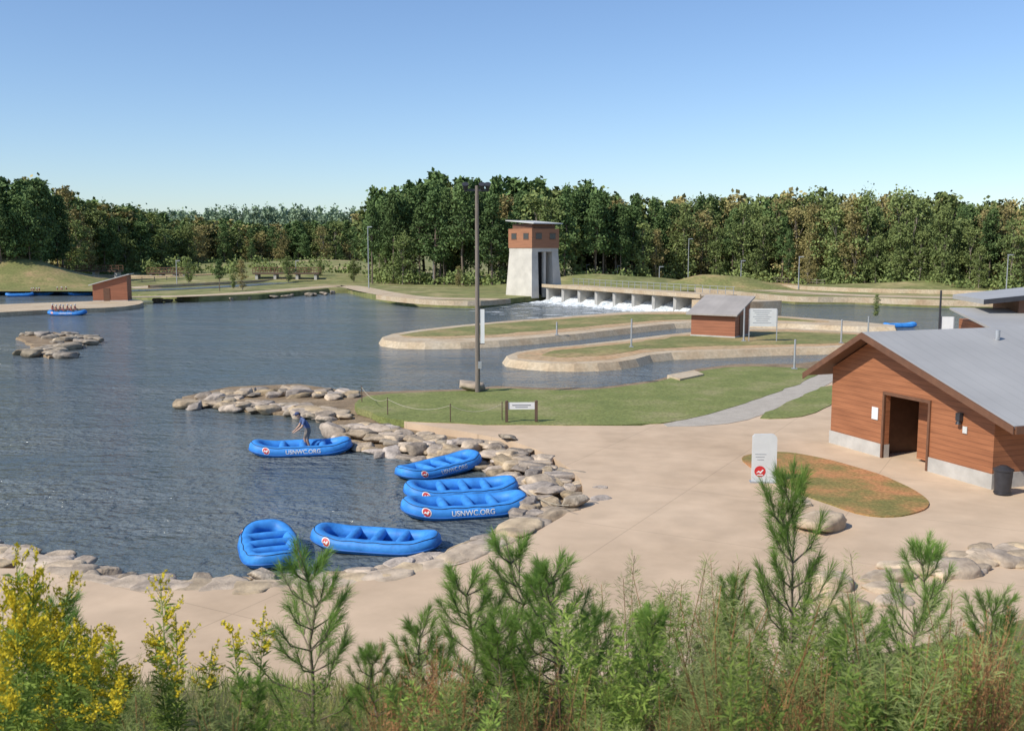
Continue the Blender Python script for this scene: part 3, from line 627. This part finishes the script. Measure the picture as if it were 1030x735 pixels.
def raft(loc,rzd,lab,sc=1,rx=0,ry=0,txt=True,group='blue inflatable rafts',word=True):
    R=root('raft',loc,math.radians(rzd),sc,label=lab,category='raft',group=group); R.rotation_euler[0]=rx; R.rotation_euler[1]=ry
    for k,me in RP.items(): link(k if not k.startswith('thwart') else 'thwart',me,R)
    if txt:
        for a in (0,math.pi):
            if word: link('lettering',TXT,R,rz=a)
            e=link('emblem',EM1,R,rz=a); link('emblem_disc',EM2,e); link('emblem_wave',EM3,e)
    return R
def at(u,v,z=0): p=G(u,v,0); return Vector((p.x,p.y,z))
r1=raft(at(303,455,-.03),11,'blue inflatable raft floating near the rocks with a person aboard',1.04)
raft(at(442,475,.03),42,'blue inflatable raft moored at an angle against rocks',.92,ry=-.05)
raft(at(464,499,.02),12,'blue inflatable raft moored between two other rafts',.98,rx=.05)
raft(at(468,515,-.02),13,'blue inflatable raft with bold white lettering moored beside others',1.03)
raft(at(378,550,0),-8,'blue inflatable raft with red and white emblem by the shore',.93,ry=.03,word=False)
raft(at(272,560,.12),110,'blue inflatable raft with raised end beached on shore stones',(.66,.90,.90),ry=-.11,word=False)
b=MB(); a=at(530,507,.5); c=G(572,508,.8); b.tube([a.lerp(c,s/10)-Vector((0,0,.5*4*(s/10)*(1-s/10)*.3)) for s in range(11)],.012,5); o=b.obj('mooring_rope',mRope); o['label']='mooring rope from a raft to a shore boulder'; o['category']='rope'
# ---------- people
def skinmesh(J,E,name,region,mats):
    me=bpy.data.meshes.new(name); names=list(J); me.from_pydata([J[k][0] for k in names],[(names.index(a),names.index(b)) for a,b in E],[])
    o=bpy.data.objects.new(name,me); COL.objects.link(o)
    o.modifiers.new('s','SKIN'); 
    sv=me.skin_vertices[0].data if me.skin_vertices else None
    if sv is None:
        bpy.context.view_layer.objects.active=o; o.select_set(True); bpy.ops.mesh.customdata_skin_add(); sv=me.skin_vertices[0].data
    for i,k in enumerate(names): sv[i].radius=(J[k][1],J[k][2] if len(J[k])>2 else J[k][1]); sv[i].use_root=(k=='pelvis')
    s2=o.modifiers.new('ss','SUBSURF'); s2.levels=2; s2.render_levels=2
    dg=bpy.context.evaluated_depsgraph_get(); m2=bpy.data.meshes.new_from_object(o.evaluated_get(dg)); bpy.data.objects.remove(o)
    m2.materials.clear()
    for m in mats: m2.materials.append(m)
    for p in m2.polygons: p.use_smooth=True; p.material_index=region(p.center)
    m2.name=name; return m2
def ell(c,r,n=12,m=0,b=None,cut=None):
    b=b or MB(); vs=[];fs=[]
    for i in range(n+1):
        th=(math.pi if cut is None else cut)*i/n
        for j in range(2*n):
            a=math.pi*j/n; vs.append((c[0]+r[0]*math.sin(th)*math.cos(a),c[1]+r[1]*math.sin(th)*math.sin(a),c[2]+r[2]*math.cos(th)))
    for i in range(n):
        for j in range(2*n): fs.append((i*2*n+j,(i+1)*2*n+j,(i+1)*2*n+(j+1)%(2*n),i*2*n+(j+1)%(2*n)))
    b.add(vs,fs,m,True); return b
def fingers(J,E,hand,d,s,pre):
    h=Vector(J[hand][0]); d=Vector(d).normalized(); s=Vector(s).normalized(); dn=Vector((0,0,-1))
    for i,(o,l) in enumerate(((-.03,.07),(-.01,.08),(.012,.075),(.032,.06))):
        a=h+d*.05+s*o; J[f'{pre}a{i}']=(a,.011); J[f'{pre}b{i}']=(a+d*l*.5+dn*.01,.009); J[f'{pre}c{i}']=(a+d*l*.8+dn*.035,.007)
        E+=[(hand,f'{pre}a{i}'),(f'{pre}a{i}',f'{pre}b{i}'),(f'{pre}b{i}',f'{pre}c{i}')]
    a=h-s*.035+d*.01; J[pre+'t']=(a,.012); J[pre+'u']=(a+d*.04-s*.02,.009); E+=[(hand,pre+'t'),(pre+'t',pre+'u')]
J={'pelvis':((0,0,.92),.18,.15),'belly':((.07,0,1.09),.18,.14),'chest':((.20,0,1.30),.20,.15),'neck':((.33,0,1.43),.06),'head0':((.38,0,1.48),.09),'head1':((.44,0,1.55),.105),'head2':((.47,0,1.63),.07),
 'lsh':((.22,.21,1.33),.075),'lel':((.33,.28,1.06),.055),'lwr':((.52,.22,.92),.038),'lha':((.60,.20,.87),.042,.024),
 'rsh':((.22,-.21,1.33),.075),'rel':((.3,-.28,1.05),.055),'rwr':((.49,-.22,.88),.038),'rha':((.57,-.20,.83),.042,.024),
 'lhip':((0,.11,.84),.12),'lkn':((.10,.14,.48),.075),'lan':((-.02,.14,.10),.045),'lto':((.17,.15,.04),.04),
 'rhip':((0,-.11,.84),.12),'rkn':((.14,-.14,.48),.075),'ran':((.04,-.14,.10),.045),'rto':((.23,-.15,.04),.04),'lhe':((-.07,.14,.05),.035),'rhe':((-.01,-.14,.05),.035)}
E=[('pelvis','belly'),('belly','chest'),('chest','neck'),('neck','head0'),('head0','head1'),('head1','head2'),('chest','lsh'),('lsh','lel'),('lel','lwr'),('lwr','lha'),('chest','rsh'),('rsh','rel'),('rel','rwr'),('rwr','rha'),('pelvis','lhip'),('lhip','lkn'),('lkn','lan'),('lan','lto'),('lan','lhe'),('pelvis','rhip'),('rhip','rkn'),('rkn','ran'),('ran','rto'),('ran','rhe')]
fingers(J,E,'lha',(1,-.1,-.5),(0,1,0),'fl'); fingers(J,E,'rha',(1,.1,-.5),(0,-1,0),'fr')
def reg(c):
    if c.z<.10: return 3
    if c.z<.50: return 0
    if c.z<.98 and c.x<.3 and abs(c.y)<.24: return 2
    if c.x>.26 and c.z<1.16: return 0
    if c.x>.34 and c.z>1.42: return 0
    return 1
body=skinmesh(J,E,'person_body',reg,[mSkin,mShirt,mPants,mBlack])
pr=Vector(r1.location)+Vector((.30,.15,.15))
R=link('person',body,loc=pr,rz=math.radians(205),sc=1.0,label='person in blue shirt, shorts and cap leaning forward in raft',category='person')
ox,oz=-.11,.06
b=MB(); ell((.575+ox,0,1.545+oz),(.12,.105,.09),cut=1.7,b=b); b.box((.69+ox,0,1.52+oz),(.14,.14,.02)); b.obj('cap',mCap,R)
b=MB(); ell((.635+ox,.035,1.5+oz),(.012,.012,.012),6,b=b); ell((.635+ox,-.035,1.5+oz),(.012,.012,.012),6,b=b); b.obj('eyes',mBlack,R)
b=MB(); ell((.655+ox,0,1.475+oz),(.022,.014,.022),6,b=b); ell((.55+ox,.098,1.49+oz),(.02,.012,.03),6,b=b); ell((.55+ox,-.098,1.49+oz),(.02,.012,.03),6,b=b); b.obj('nose_and_ears',mSkin,R)
b=MB(); ell((.53+ox,0,1.53+oz),(.10,.10,.08),b=b); b.obj('hair',mHair,R)
J={'pelvis':((0,0,.12),.15,.13),'belly':((.03,0,.30),.15,.12),'chest':((.07,0,.50),.18,.14),'neck':((.09,0,.64),.06),'head0':((.11,0,.72),.08),'head1':((.12,0,.80),.10),'head2':((.11,0,.88),.08),
 'lsh':((.07,.2,.55),.065),'lel':((.18,.28,.34),.045),'lwr':((.38,.22,.30),.035),'lha':((.46,.2,.30),.04),'rsh':((.07,-.2,.55),.065),'rel':((.18,-.28,.34),.045),'rwr':((.38,-.22,.40),.035),'rha':((.46,-.2,.42),.04),
 'lkn':((.42,.14,.16),.07),'lan':((.5,.14,-.22),.045),'lto':((.64,.14,-.26),.04),'rkn':((.42,-.14,.16),.07),'ran':((.5,-.14,-.22),.045),'rto':((.64,-.14,-.26),.04)}
E=[('pelvis','belly'),('belly','chest'),('chest','neck'),('neck','head0'),('head0','head1'),('head1','head2'),('chest','lsh'),('lsh','lel'),('lel','lwr'),('lwr','lha'),('chest','rsh'),('rsh','rel'),('rel','rwr'),('rwr','rha'),('pelvis','lkn'),('lkn','lan'),('lan','lto'),('pelvis','rkn'),('rkn','ran'),('ran','rto')]
fingers(J,E,'lha',(1,0,-.2),(0,1,0),'fl'); fingers(J,E,'rha',(1,0,-.2),(0,-1,0),'fr')
def reg2(c):
    if c.z>.66: return 0
    if .2<c.z and abs(c.y)<.19 and c.x<.26: return 1
    if c.z<=.25 and c.x<.5: return 2
    return 0
seat=skinmesh(J,E,'paddler_body',reg2,[mSkin,mVest,mPants])
b=MB(); ell((.115,0,.83),(.125,.115,.12),cut=1.8,b=b); helm=b.mesh('helmet',mHelmet)
b=MB(); b.cyl((0,0,-.6),(0,0,.7),.018,.018,6); b.box((0,0,-.75),(.03,.2,.42)); b.cyl((-.0,-.06,.7),(0,.06,.7),.02,.02,6); padm=b.mesh('paddle',mHelmet)
def crew(rr,k=6):
    Mx=Matrix.Translation(rr.location)@Matrix.Rotation(rr.rotation_euler[2],4,'Z')@Matrix.Scale(rr.scale[0],4)
    spots=[(-1.1,-.6),(-1.1,.6),(-.3,-.64),(-.3,.64),(.55,-.62),(.55,.62),(-1.7,0)]
    for x,y in spots[:k]:
        p=Mx@Vector((x,y,.40 if abs(x)<1.3 else .5))
        o=link('person',seat,loc=p,rz=rr.rotation_euler[2]+random.uniform(-.2,.2),label='seated paddler in red life vest and helmet aboard raft',category='person',group='paddlers in rafts')
        link('helmet',helm,o)
    q=Mx@Vector((-.1,-.95,.75)); o=link('paddle',padm,loc=q,rz=.3,label='pale paddle held over the side of raft',category='paddle'); o.rotation_euler[0]=.5
rr=raft(G(68,317,0),4,'blue inflatable raft carrying paddlers across open water',1.15,txt=True); crew(rr,7)
for (u,v,a) in ((40,297,10),(66,296,-5)):
    rr=raft(G(u,v,0),a,'blue inflatable raft with paddlers in the far channel',1.15,txt=False); crew(rr,4)
for (u,v,a) in ((20,298,30),(54,293,15),(8,295,-10),(82,297,40)): raft(G(u,v,0),a,'empty blue inflatable raft in the far channel',1.1,txt=False)
raft(G(905,329,0),10,'empty blue inflatable raft in the channel beyond the spit',.9,txt=False)
# ---------- trees
def tree_meshes(kind,seed,leafm,nl=1500,ls=.33):
    r=random.Random(seed); rg=np.random.default_rng(seed); H=10.0; b=MB(); C=[]
    if kind=='pine':
        pts=[(r.uniform(-.12,.12)*i/3,r.uniform(-.12,.12)*i/3,H*.96*i/6) for i in range(7)]
        b.tube(pts,[.13-.017*i for i in range(7)],7)
        z0=r.uniform(.22,.42); zs=np.linspace(z0,.97,20)
        for k,z in enumerate(zs):
            t_=(z-z0)/(.97-z0); Rr=(1.5*(1-t_)**.8+.15)*r.uniform(.55,1.25)
            if t_<.15: Rr*=.7
            for q in range(r.choice((2,3,3))):
                a=r.uniform(0,6.28); e=Vector((math.cos(a)*Rr,math.sin(a)*Rr,z*H+Rr*.25)); i=min(5,int(z*6)); 
                base=Vector((pts[i][0],pts[i][1],z*H)); b.cyl(base,e,.04,.015,4,cap=False); C.append((e,.50)); C.append((base.lerp(e,.6),.46))
    else:
        wd=r.uniform(1.7,2.4); ph=r.uniform(0,6)
        pts=[(r.uniform(-.2,.2)*i/3,r.uniform(-.2,.2)*i/3,H*.85*i/6) for i in range(7)]
        b.tube(pts,[.13-.018*i for i in range(7)],7)
        for k in range(40):
            z=r.uniform(.12,.98); t_=(z-.12)/.86; a=r.uniform(0,6.28); Rr=wd*(1+.25*math.sin(2*a+ph))*math.sin(math.pi*min(.97,.12+t_*.84))**.7*r.uniform(.3,1.15)
            i=min(6,int(max(.12,z-.2)*6/.85)); base=Vector(pts[min(i,6)]); e=Vector((math.cos(a)*Rr,math.sin(a)*Rr,z*H))
            if k<14: b.cyl(base,e,.05,.02,4,cap=False)
            C.append((e,r.uniform(.4,.85))); 
            if k%3==0: C.append((base.lerp(e,.5),.65))
    trunk=b.mesh('trunk',mBark if kind=='pine' else mBarkL)
    per=nl//len(C); out=[]
    for e,rad in C:
        d=rg.normal(size=(per,3))*.55*rad*np.array([1,1,.8]); out.append(np.array(e)+d)
    V=leafq(np.concatenate(out),ls,.7); return trunk,arrmesh('crown',V,leafm),V
TM={'pine':[tree_meshes('pine',10+i,mPineF,2900,.14) for i in range(7)],'broad':[tree_meshes('b',30+i,mBroadF,2900,.155) for i in range(7)],'aut':[tree_meshes('b',50+i,mAutF,2600,.155) for i in range(4)]}
LAB={'pine':('pine_tree','tall dark green pine tree in the woodland edge','pine tree','pine trees at the woodland edge'),'broad':('broadleaf_tree','green broadleaf tree in the woodland edge','tree','broadleaf trees at the woodland edge'),'aut':('broadleaf_tree','broadleaf tree turning yellow in the woodland edge','tree','broadleaf trees at the woodland edge')}
def tree(kind,x,y,z,h,wide=1.0,lab=None,grp=True):
    tr,cr,_=random.choice(TM[kind]); n,l,c,g=LAB[kind]; s=h/10
    R=root(n,(x,y,z),random.uniform(0,6.28),(s*wide,s*wide*random.uniform(.85,1.15),s),label=lab or l,category=c)
    if grp: R['group']=g
    link('trunk',tr,R); link('crown',cr,R)
def itp(u,tab): return float(np.interp(u,[a for a,_ in tab],[b for _,b in tab]))
DF=[(-80,195),(44,205),(62,245),(130,300),(220,360),(366,380),(374,215),(480,205),(620,212),(700,228),(800,215),(900,200),(1030,180),(1120,172)]
TV=[(-80,177),(0,178),(40,181),(60,190),(110,203),(150,213),(180,221),(230,222),(280,226),(330,222),(368,218),(376,188),(430,180),(520,182),(590,187),(640,197),(680,202),(720,196),(850,194),(960,197),(1030,202),(1120,202)]
TVF=[(100,206),(150,211),(180,213),(230,209),(280,207),(330,210),(390,211)]
def kindat(u):
    q=random.random()
    if 372<u<640 or u<60: return 'pine' if q<.85 else ('broad' if q<.97 else 'aut')
    if u<370: return 'pine' if q<.35 else ('broad' if q<.84 else 'aut')
    return 'pine' if q<.22 else ('broad' if q<.78 else 'aut')
def thin(k,n,gs):
    V=random.choice(TM[k])[2]; V=V[rng.integers(0,len(V),n)]; c=V.mean(1,keepdims=True); return c+(V-c)*gs
def place(V,h,w,x,d):
    a=random.uniform(0,6.28); ca,sa=math.cos(a),math.sin(a); s=h/10
    return np.stack([(V[...,0]*ca-V[...,1]*sa)*s*w+x,(V[...,0]*sa+V[...,1]*ca)*s*w+d,V[...,2]*s+.9],-1)
ST={'pine':[],'broad':[],'aut':[]}
for row in range(7):
    u=-75+row*4
    while u<1115:
        uu=u+random.uniform(-7,7); d=itp(uu,DF)+row*6.5+random.uniform(-3,3); tv=itp(uu,TV)+6*noise.noise((uu*.03,row*.3,0))
        if row<2: tv+=random.choice((0,3,8,16,28,40))
        zt=CH-d*math.tan(math.atan((tv-367.5)/F)+PITCH); h=(zt-.9)*random.uniform(.80,1.03)
        x=XU(uu,d); k=kindat(uu)
        w=random.uniform(.75,1.25)*(1.0 if d<280 else 1.3)
        if row<3: tree(k,x,d,.9,h,w)
        else: ST[k].append(place(thin(k,850,1.9),h,w,x,d))
        u+= 14.5 if row<3 else 12
for k,mt in (('pine',mPineF),('broad',mBroadF),('aut',mAutF)): link('forest',arrmesh('forest',np.concatenate(ST[k]),mt),kind='stuff')
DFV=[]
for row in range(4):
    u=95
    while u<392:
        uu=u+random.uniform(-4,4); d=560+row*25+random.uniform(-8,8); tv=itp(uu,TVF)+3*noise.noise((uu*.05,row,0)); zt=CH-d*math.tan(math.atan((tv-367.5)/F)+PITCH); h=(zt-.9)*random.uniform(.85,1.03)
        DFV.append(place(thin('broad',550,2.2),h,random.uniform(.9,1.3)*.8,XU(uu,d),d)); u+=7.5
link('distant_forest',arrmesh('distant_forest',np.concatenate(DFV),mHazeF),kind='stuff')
UV=[]
for u in np.arange(-80,1120,2.4):
    d=itp(u,DF)+random.uniform(-5,10); x=XU(u,d); h=random.uniform(1.2,4.5); n=60
    q=unit(rng.normal(size=(n,3)))*rng.uniform(.3,1,(n,1))*np.array([2.2,1.8,h*.55])+np.array([x,d,.9+h*.45]); UV.append(leafq(q,.34))
for _ in range(50):
    u=random.uniform(140,370); d=random.uniform(250,360); x=XU(u,d); h=random.uniform(2,6); n=110
    q=unit(rng.normal(size=(n,3)))*rng.uniform(.3,1,(n,1))*np.array([3.2,2.2,h*.55])+np.array([x,d,.9+h*.45]); UV.append(leafq(q,.42))
link('undergrowth',arrmesh('undergrowth',np.concatenate(UV),mBroadF),kind='stuff')
def gtree(k,u,vb,vt,wide,lab,z=.95):
    p=G(u,vb,z); h=CH-p.y*math.tan(math.atan((vt-367.5)/F)+PITCH)-z; tree(k,p.x,p.y,z,h,wide,lab,False)
gtree('broad',405,286,234,1.25,'bright green broadleaf tree on the far bank'); gtree('broad',388,284,250,1.1,'bright green broadleaf tree on the far bank')
gtree('pine',221,293,261,1.1,'small dark conical tree on the far bank'); gtree('aut',244,292,262,1.1,'small rusty leaved tree on the far bank'); gtree('broad',235,290,266,.9,'small green tree on the far bank')
gtree('broad',356,284,260,1.0,'small green tree on the far bank'); gtree('pine',438,284,262,.8,'small slender tree on the far bank'); gtree('aut',461,288,268,1.1,'small yellow leaved tree on the far bank')
gtree('broad',881,318,296,1.1,'small dark tree on the channel bank',.73); gtree('broad',290,284,258,1.1,'small green tree on the far bank'); gtree('broad',190,285,258,1.1,'small green tree on the far bank')
gtree('broad',322,282,262,1.1,'small green tree on the far bank'); gtree('broad',520,292,262,.8,'small green tree by the control tower'); gtree('aut',812,286,252,.9,'small yellowing tree on the far bank'); gtree('broad',760,284,250,1.0,'green tree on the far bank')
# ---------- foreground plants
def needles(P,D,Ln,w,spread):
    n=len(P); d=unit(D+rng.normal(size=(n,3))*spread); s=unit(np.cross(d,rng.normal(size=(n,3))))*w
    l=(Ln*rng.uniform(.7,1.2,n))[:,None]; mid=P+d*l*.5; tip=P+d*l; tip[:,2]-=l[:,0]*.10
    return np.stack([P-s,mid-s*.9,tip,mid+s*.9],1)
def young_pine(seed,H=1.6):
    r=random.Random(seed); b=MB(); P=[];D=[]
    pts=[(r.uniform(-.02,.02)*i,r.uniform(-.02,.02)*i,H*.97*i/6) for i in range(7)]
    b.tube(pts,[.018-.0023*i for i in range(7)],7)
    def tuft(a,c,t0,n):
        a=Vector(a);c=Vector(c); d=(c-a).normalized()
        for i in range(n):
            s=t0+(1-t0)*r.random()**.8; p=a.lerp(c,s); P.append(p); D.append(d*(1.0 if s<.93 else 1.6))
    for k in range(6): tuft(pts[k],pts[k+1],0,55 if k<3 else 125)
    z=.10
    while z<.92:
        nb=r.choice((3,4,5)); a0=r.uniform(0,6.28)
        for q in range(nb):
            a=a0+q*6.28/nb+r.uniform(-.3,.3); t_=z; Lb=(.48*(1-t_)+.12)*H/1.6*r.uniform(.7,1.15); up=r.uniform(.55,.95)+t_*.6
            i=min(5,int(z*6)); base=Vector(pts[i]).lerp(Vector(pts[i+1]),z*6-i if z*6-i<1 else 1)
            m=base+Vector((math.cos(a),math.sin(a),up*.6))*Lb*.55; e=m+Vector((math.cos(a)*.6,math.sin(a)*.6,up))*Lb*.5
            b.tube([base,m,e],[.007,.005,.004],5); tuft(base,m,.4,55); tuft(m,e,0,140)
            if r.random()<.5:
                a2=a+r.choice((-.7,.7)); e2=base.lerp(m,.7)+Vector((math.cos(a2),math.sin(a2),up))*Lb*.35; b.tube([base.lerp(m,.7),e2],[.005,.003],4); tuft(base.lerp(m,.7),e2,.2,80)
        z+=r.uniform(.09,.14)
    V=needles(np.array([tuple(p) for p in P]),np.array([tuple(p) for p in D]),.135,.0019,.38)
    return b.mesh('trunk',mBark),arrmesh('crown',V,mNeed)
YP=[young_pine(100+i) for i in range(7)]
def hz(x,y): return HZ(x,y)-.02
def ztop(y,v): return CH-y*math.tan(math.atan((v-367.5)/F)+PITCH)
def ypine(u,vt,y,wd=1.0,lab='young green pine with long needles on the grassy slope'):
    x=XU(u,y,6.5); zt=ztop(y,vt); z=hz(x,y); h=zt-z; tr,cr=random.choice(YP); s=h/1.6
    R=root('young_pine',(x,y,z),random.uniform(0,6.28),(s*wd,s*wd,s),label=lab,category='pine tree',group='young pines on the slope'); link('trunk',tr,R); link('crown',cr,R)
for a in [(312,541,7.0,.95),(375,650,6.2,1.0),(478,564,7.4,1.1),(522,540,8.0,1.1),(564,556,7.0,1.05),(430,620,6.4,1.1),(798,472,7.8,.70),(742,580,8.2,.9),(928,543,8.2,.85),(858,605,6.6),(250,678,6.2),(655,612,6.8),(1005,588,7.5),(60,592,7.2),(600,602,7.8,1.0),(500,612,7,1.1)]: ypine(*a)
def weed(seed,H,mat,nst,nl,ls,feather):
    r=random.Random(seed); b=MB(); P=[];D=[]
    for s in range(nst):
        a=r.uniform(0,6.28); lean=r.uniform(.05,.45); h=H*r.uniform(.55,1.0); p0=Vector((r.uniform(-.1,.1),r.uniform(-.1,.1),0)); p1=p0+Vector((math.cos(a)*lean*.4,math.sin(a)*lean*.4,.5))*h; p2=p0+Vector((math.cos(a)*lean,math.sin(a)*lean,1))*h
        b.tube([p0,p1,p2],[.005,.0035,.002],4)
        for i in range(nl//nst):
            t_=r.random()**.7; q=(p0.lerp(p1,t_*2) if t_<.5 else p1.lerp(p2,t_*2-1)); rad=r.random()*.16*(1.15-t_)*H
            a2=r.uniform(0,6.28); P.append(q+Vector((math.cos(a2)*rad,math.sin(a2)*rad,rad*.6))); D.append(Vector((math.cos(a2),math.sin(a2),.7)))
    P=np.array([tuple(p) for p in P]);D=np.array([tuple(p) for p in D])
    V=needles(P,D,ls*2.2,ls*(.06 if feather else .24),.4)
    return b.mesh('stem',mStraw if feather else mWeed),arrmesh('foliage',V,mat)
WD=[weed(200+i,1.0,mWeed,7,1100,.026,False) for i in range(5)]; FW=[weed(220+i,1.0,mFeath,9,2000,.034,True) for i in range(5)]
def plant(lib,name,u,vt,y,lab,cat,grp,parts):
    x=XU(u,y,6); z=hz(x,y); h=ztop(y,vt)-z
    if h<.15: return
    a,c=random.choice(lib); w=max(.5,min(h,1.2))
    R=root(name,(x,y,z),random.uniform(0,6.28),(w,w,h),label=lab,category=cat,group=grp); link(parts[0],a,R); link(parts[1],c,R)
def topline(u): return itp(u,[(-20,640),(60,655),(130,690),(200,705),(330,708),(400,678),(470,655),(560,645),(640,622),(700,622),(760,615),(860,612),(900,622),(960,628),(1050,612)])
for i in range(118):
    u=random.uniform(-20,1050); y=random.uniform(4.6,9.2); v=topline(u)+random.uniform(-30,75)
    if random.random()<.55: plant(FW,'feathery_weed',u,v,y,'feathery pale green weed on the grassy slope','weed','weeds on the slope',('stem','foliage'))
    else: plant(WD,'leafy_weed',u,v+8,y,'leafy green weed on the grassy slope','weed','weeds on the slope',('stem','foliage'))
for (u,v,y) in [(620,562,8.5),(645,572,8),(665,577,7.5),(740,556,8),(700,545,8.6),(860,562,8.4),(720,585,7),(960,592,7)]: plant(FW,'feathery_weed',u,v,y,'tall feathery pale green weed on the slope','weed','weeds on the slope',('stem','foliage'))
def goldenrod(seed):
    r=random.Random(seed); b=MB(); P=[];D=[]; FQ=[]
    for s in range(2):
        a=r.uniform(0,6.28); l=r.uniform(.05,.25); p0=Vector((r.uniform(-.05,.05),r.uniform(-.05,.05),0)); p1=p0+Vector((math.cos(a)*l,math.sin(a)*l,r.uniform(.8,1)))
        b.tube([p0,p1],[.005,.0025],5)
        for i in range(140):
            t_=r.uniform(.05,.88); a2=r.uniform(0,6.28); P.append(p0.lerp(p1,t_)); D.append(Vector((math.cos(a2),math.sin(a2),.5)))
        for k in range(10):
            t_=r.uniform(.72,1.0); a2=r.uniform(0,6.28); q=p0.lerp(p1,t_); Lb=.14*(1.15-t_)/.4*r.uniform(.6,1.2); e=q+Vector((math.cos(a2)*Lb,math.sin(a2)*Lb,Lb*.8)); b.tube([q,e],[.002,.0015],3)
            for m in range(32):
                f_=r.uniform(.1,1); c=q.lerp(e,f_)+Vector((r.gauss(0,.008),r.gauss(0,.008),r.gauss(0,.010))); FQ.append(tuple(c))
    P=np.array([tuple(p) for p in P]);D=np.array([tuple(p) for p in D]); V=needles(P,D,.09,.007,.25)
    return b.mesh('stem',mWeed),arrmesh('foliage',V,mWeed),arrmesh('flower',leafq(np.array(FQ),.0085,asp=.8),mGold)
GR=[goldenrod(300+i) for i in range(6)]
gl=[(random.uniform(-15,110),random.uniform(560,700),random.uniform(4.6,7.2)) for _ in range(18)]+[(182,585,6.0),(192,635,5.6),(255,600,6.2),(120,612,6),(20,522,6),(52,548,6.4),(8,575,5),(40,580,6),(85,600,6),(175,610,6.4)]
for (u,v,y) in gl:
    x=XU(u,y,6); z=hz(x,y); h=ztop(y,v)-z
    if h<.3: continue
    g=random.choice(GR); R=root('goldenrod',(x,y,z),random.uniform(0,6.28),(1.0,1.0,h),label='yellow flowering goldenrod stems on the grassy slope',category='wildflower',group='goldenrod plants on the slope')
    link('stem',g[0],R); link('foliage',g[1],R); link('flower',g[2],R)
def drygrass(seed):
    r=random.Random(seed); V=[]
    for k in range(26):
        a=r.uniform(0,6.28); l=r.uniform(.03,.35); h=r.uniform(.6,1); b0=np.array([r.uniform(-.05,.05),r.uniform(-.05,.05),0]); w=.003
        pts=[b0+np.array([math.cos(a)*l*t_*t_,math.sin(a)*l*t_*t_,h*t_]) for t_ in (0,.35,.7,1)]; s=np.array([-math.sin(a+r.uniform(-1,1)),math.cos(a),0])*w
        for i in range(3): V.append([pts[i]-s*(1-i*.25),pts[i]+s*(1-i*.25),pts[i+1]+s*(.75-i*.25),pts[i+1]-s*(.75-i*.25)])
        if k%2==0:
            for q in range(20):
                t_=r.uniform(.65,1); c=b0+np.array([math.cos(a)*l*t_*t_,math.sin(a)*l*t_*t_,h*t_])+np.array([r.gauss(0,.008),r.gauss(0,.008),0]); d=np.array([r.gauss(0,.006),r.gauss(0,.006),.02]); e=np.array([.003,.003,0]); V.append([c-e,c+d*.5-e[[1,0,2]]*np.array([1,-1,1]),c+d,c+e])
    return arrmesh('dry_grass',np.array(V),mStraw)
DG=[drygrass(400+i) for i in range(4)]
dl=[(u,v,random.uniform(4.8,6.2)) for u,v in [(430,645),(460,665),(415,655),(400,690),(800,655),(825,665),(770,680),(440,650),(380,690)]]+[(random.uniform(925,1045),random.uniform(600,690),random.uniform(4.6,6.6)) for _ in range(14)]+[(random.uniform(380,1000),random.uniform(640,710),random.uniform(4.5,6)) for _ in range(10)]
for (u,v,y) in dl:
    x=XU(u,y,6); z=hz(x,y); h=ztop(y,v)-z
    if h<.2: continue
    link('dry_grass_clump',random.choice(DG),loc=(x,y,z),rz=random.uniform(0,6.28),sc=(1,1,h),label='clump of reddish brown dry grass on the slope',category='grass',group='dry grass clumps on the slope')
n=36000; X=rng.uniform(-8.5,9,n); Y=rng.uniform(4.5,12,n); Z=np.array([HZ(x,y) for x,y in zip(X,Y)]); P=np.stack([X,Y,Z-.02],-1); D=np.tile(np.array([[0,0,1.]]),(n,1))
link('slope_grass',arrmesh('slope_grass',needles(P,D,.30,.004,.35),mGBl),kind='stuff')
# ---------- light, sky, camera
sun=Vector((-.72,-.50,.0)).normalized(); el=math.radians(43); sv=Vector((sun.x*math.cos(el),sun.y*math.cos(el),math.sin(el)))
ld=bpy.data.lights.new('sun','SUN'); ld.energy=4.75; ld.angle=math.radians(.5); ld.color=(1,.945,.85); lo=bpy.data.objects.new('sun',ld); COL.objects.link(lo); lo.rotation_euler=sv.to_track_quat('Z','Y').to_euler(); lo.location=(-20,-20,40)
w=bpy.data.worlds.new('World'); S.world=w; w.use_nodes=True; nt=w.node_tree; bg=nt.nodes['Background']; sk=nt.nodes.new('ShaderNodeTexSky'); sk.sky_type='NISHITA'; sk.sun_disc=False; sk.sun_elevation=el; sk.sun_rotation=math.atan2(sv.x,sv.y); sk.air_density=1.0; sk.dust_density=.3; sk.ozone_density=2.5
mx=nt.nodes.new('ShaderNodeMix'); mx.data_type='RGBA'; mx.blend_type='MULTIPLY'; mx.inputs[0].default_value=1; mx.inputs[7].default_value=(.88,.96,1.10,1)
nt.links.new(sk.outputs[0],mx.inputs[6]); nt.links.new(mx.outputs[2],bg.inputs[0]); bg.inputs[1].default_value=.135
cd=bpy.data.cameras.new('cam'); cd.sensor_width=36; cd.lens=F*36/1030; cd.clip_end=6000; cd.clip_start=.1; co=bpy.data.objects.new('camera',cd); COL.objects.link(co); co.location=(0,0,CH); co.rotation_euler=(math.pi/2-PITCH,0,0); S.camera=co
cd.dof.use_dof=True; cd.dof.focus_distance=50; cd.dof.aperture_fstop=4.0
S.view_settings.view_transform='Standard'; S.view_settings.look='None'; S.view_settings.exposure=0
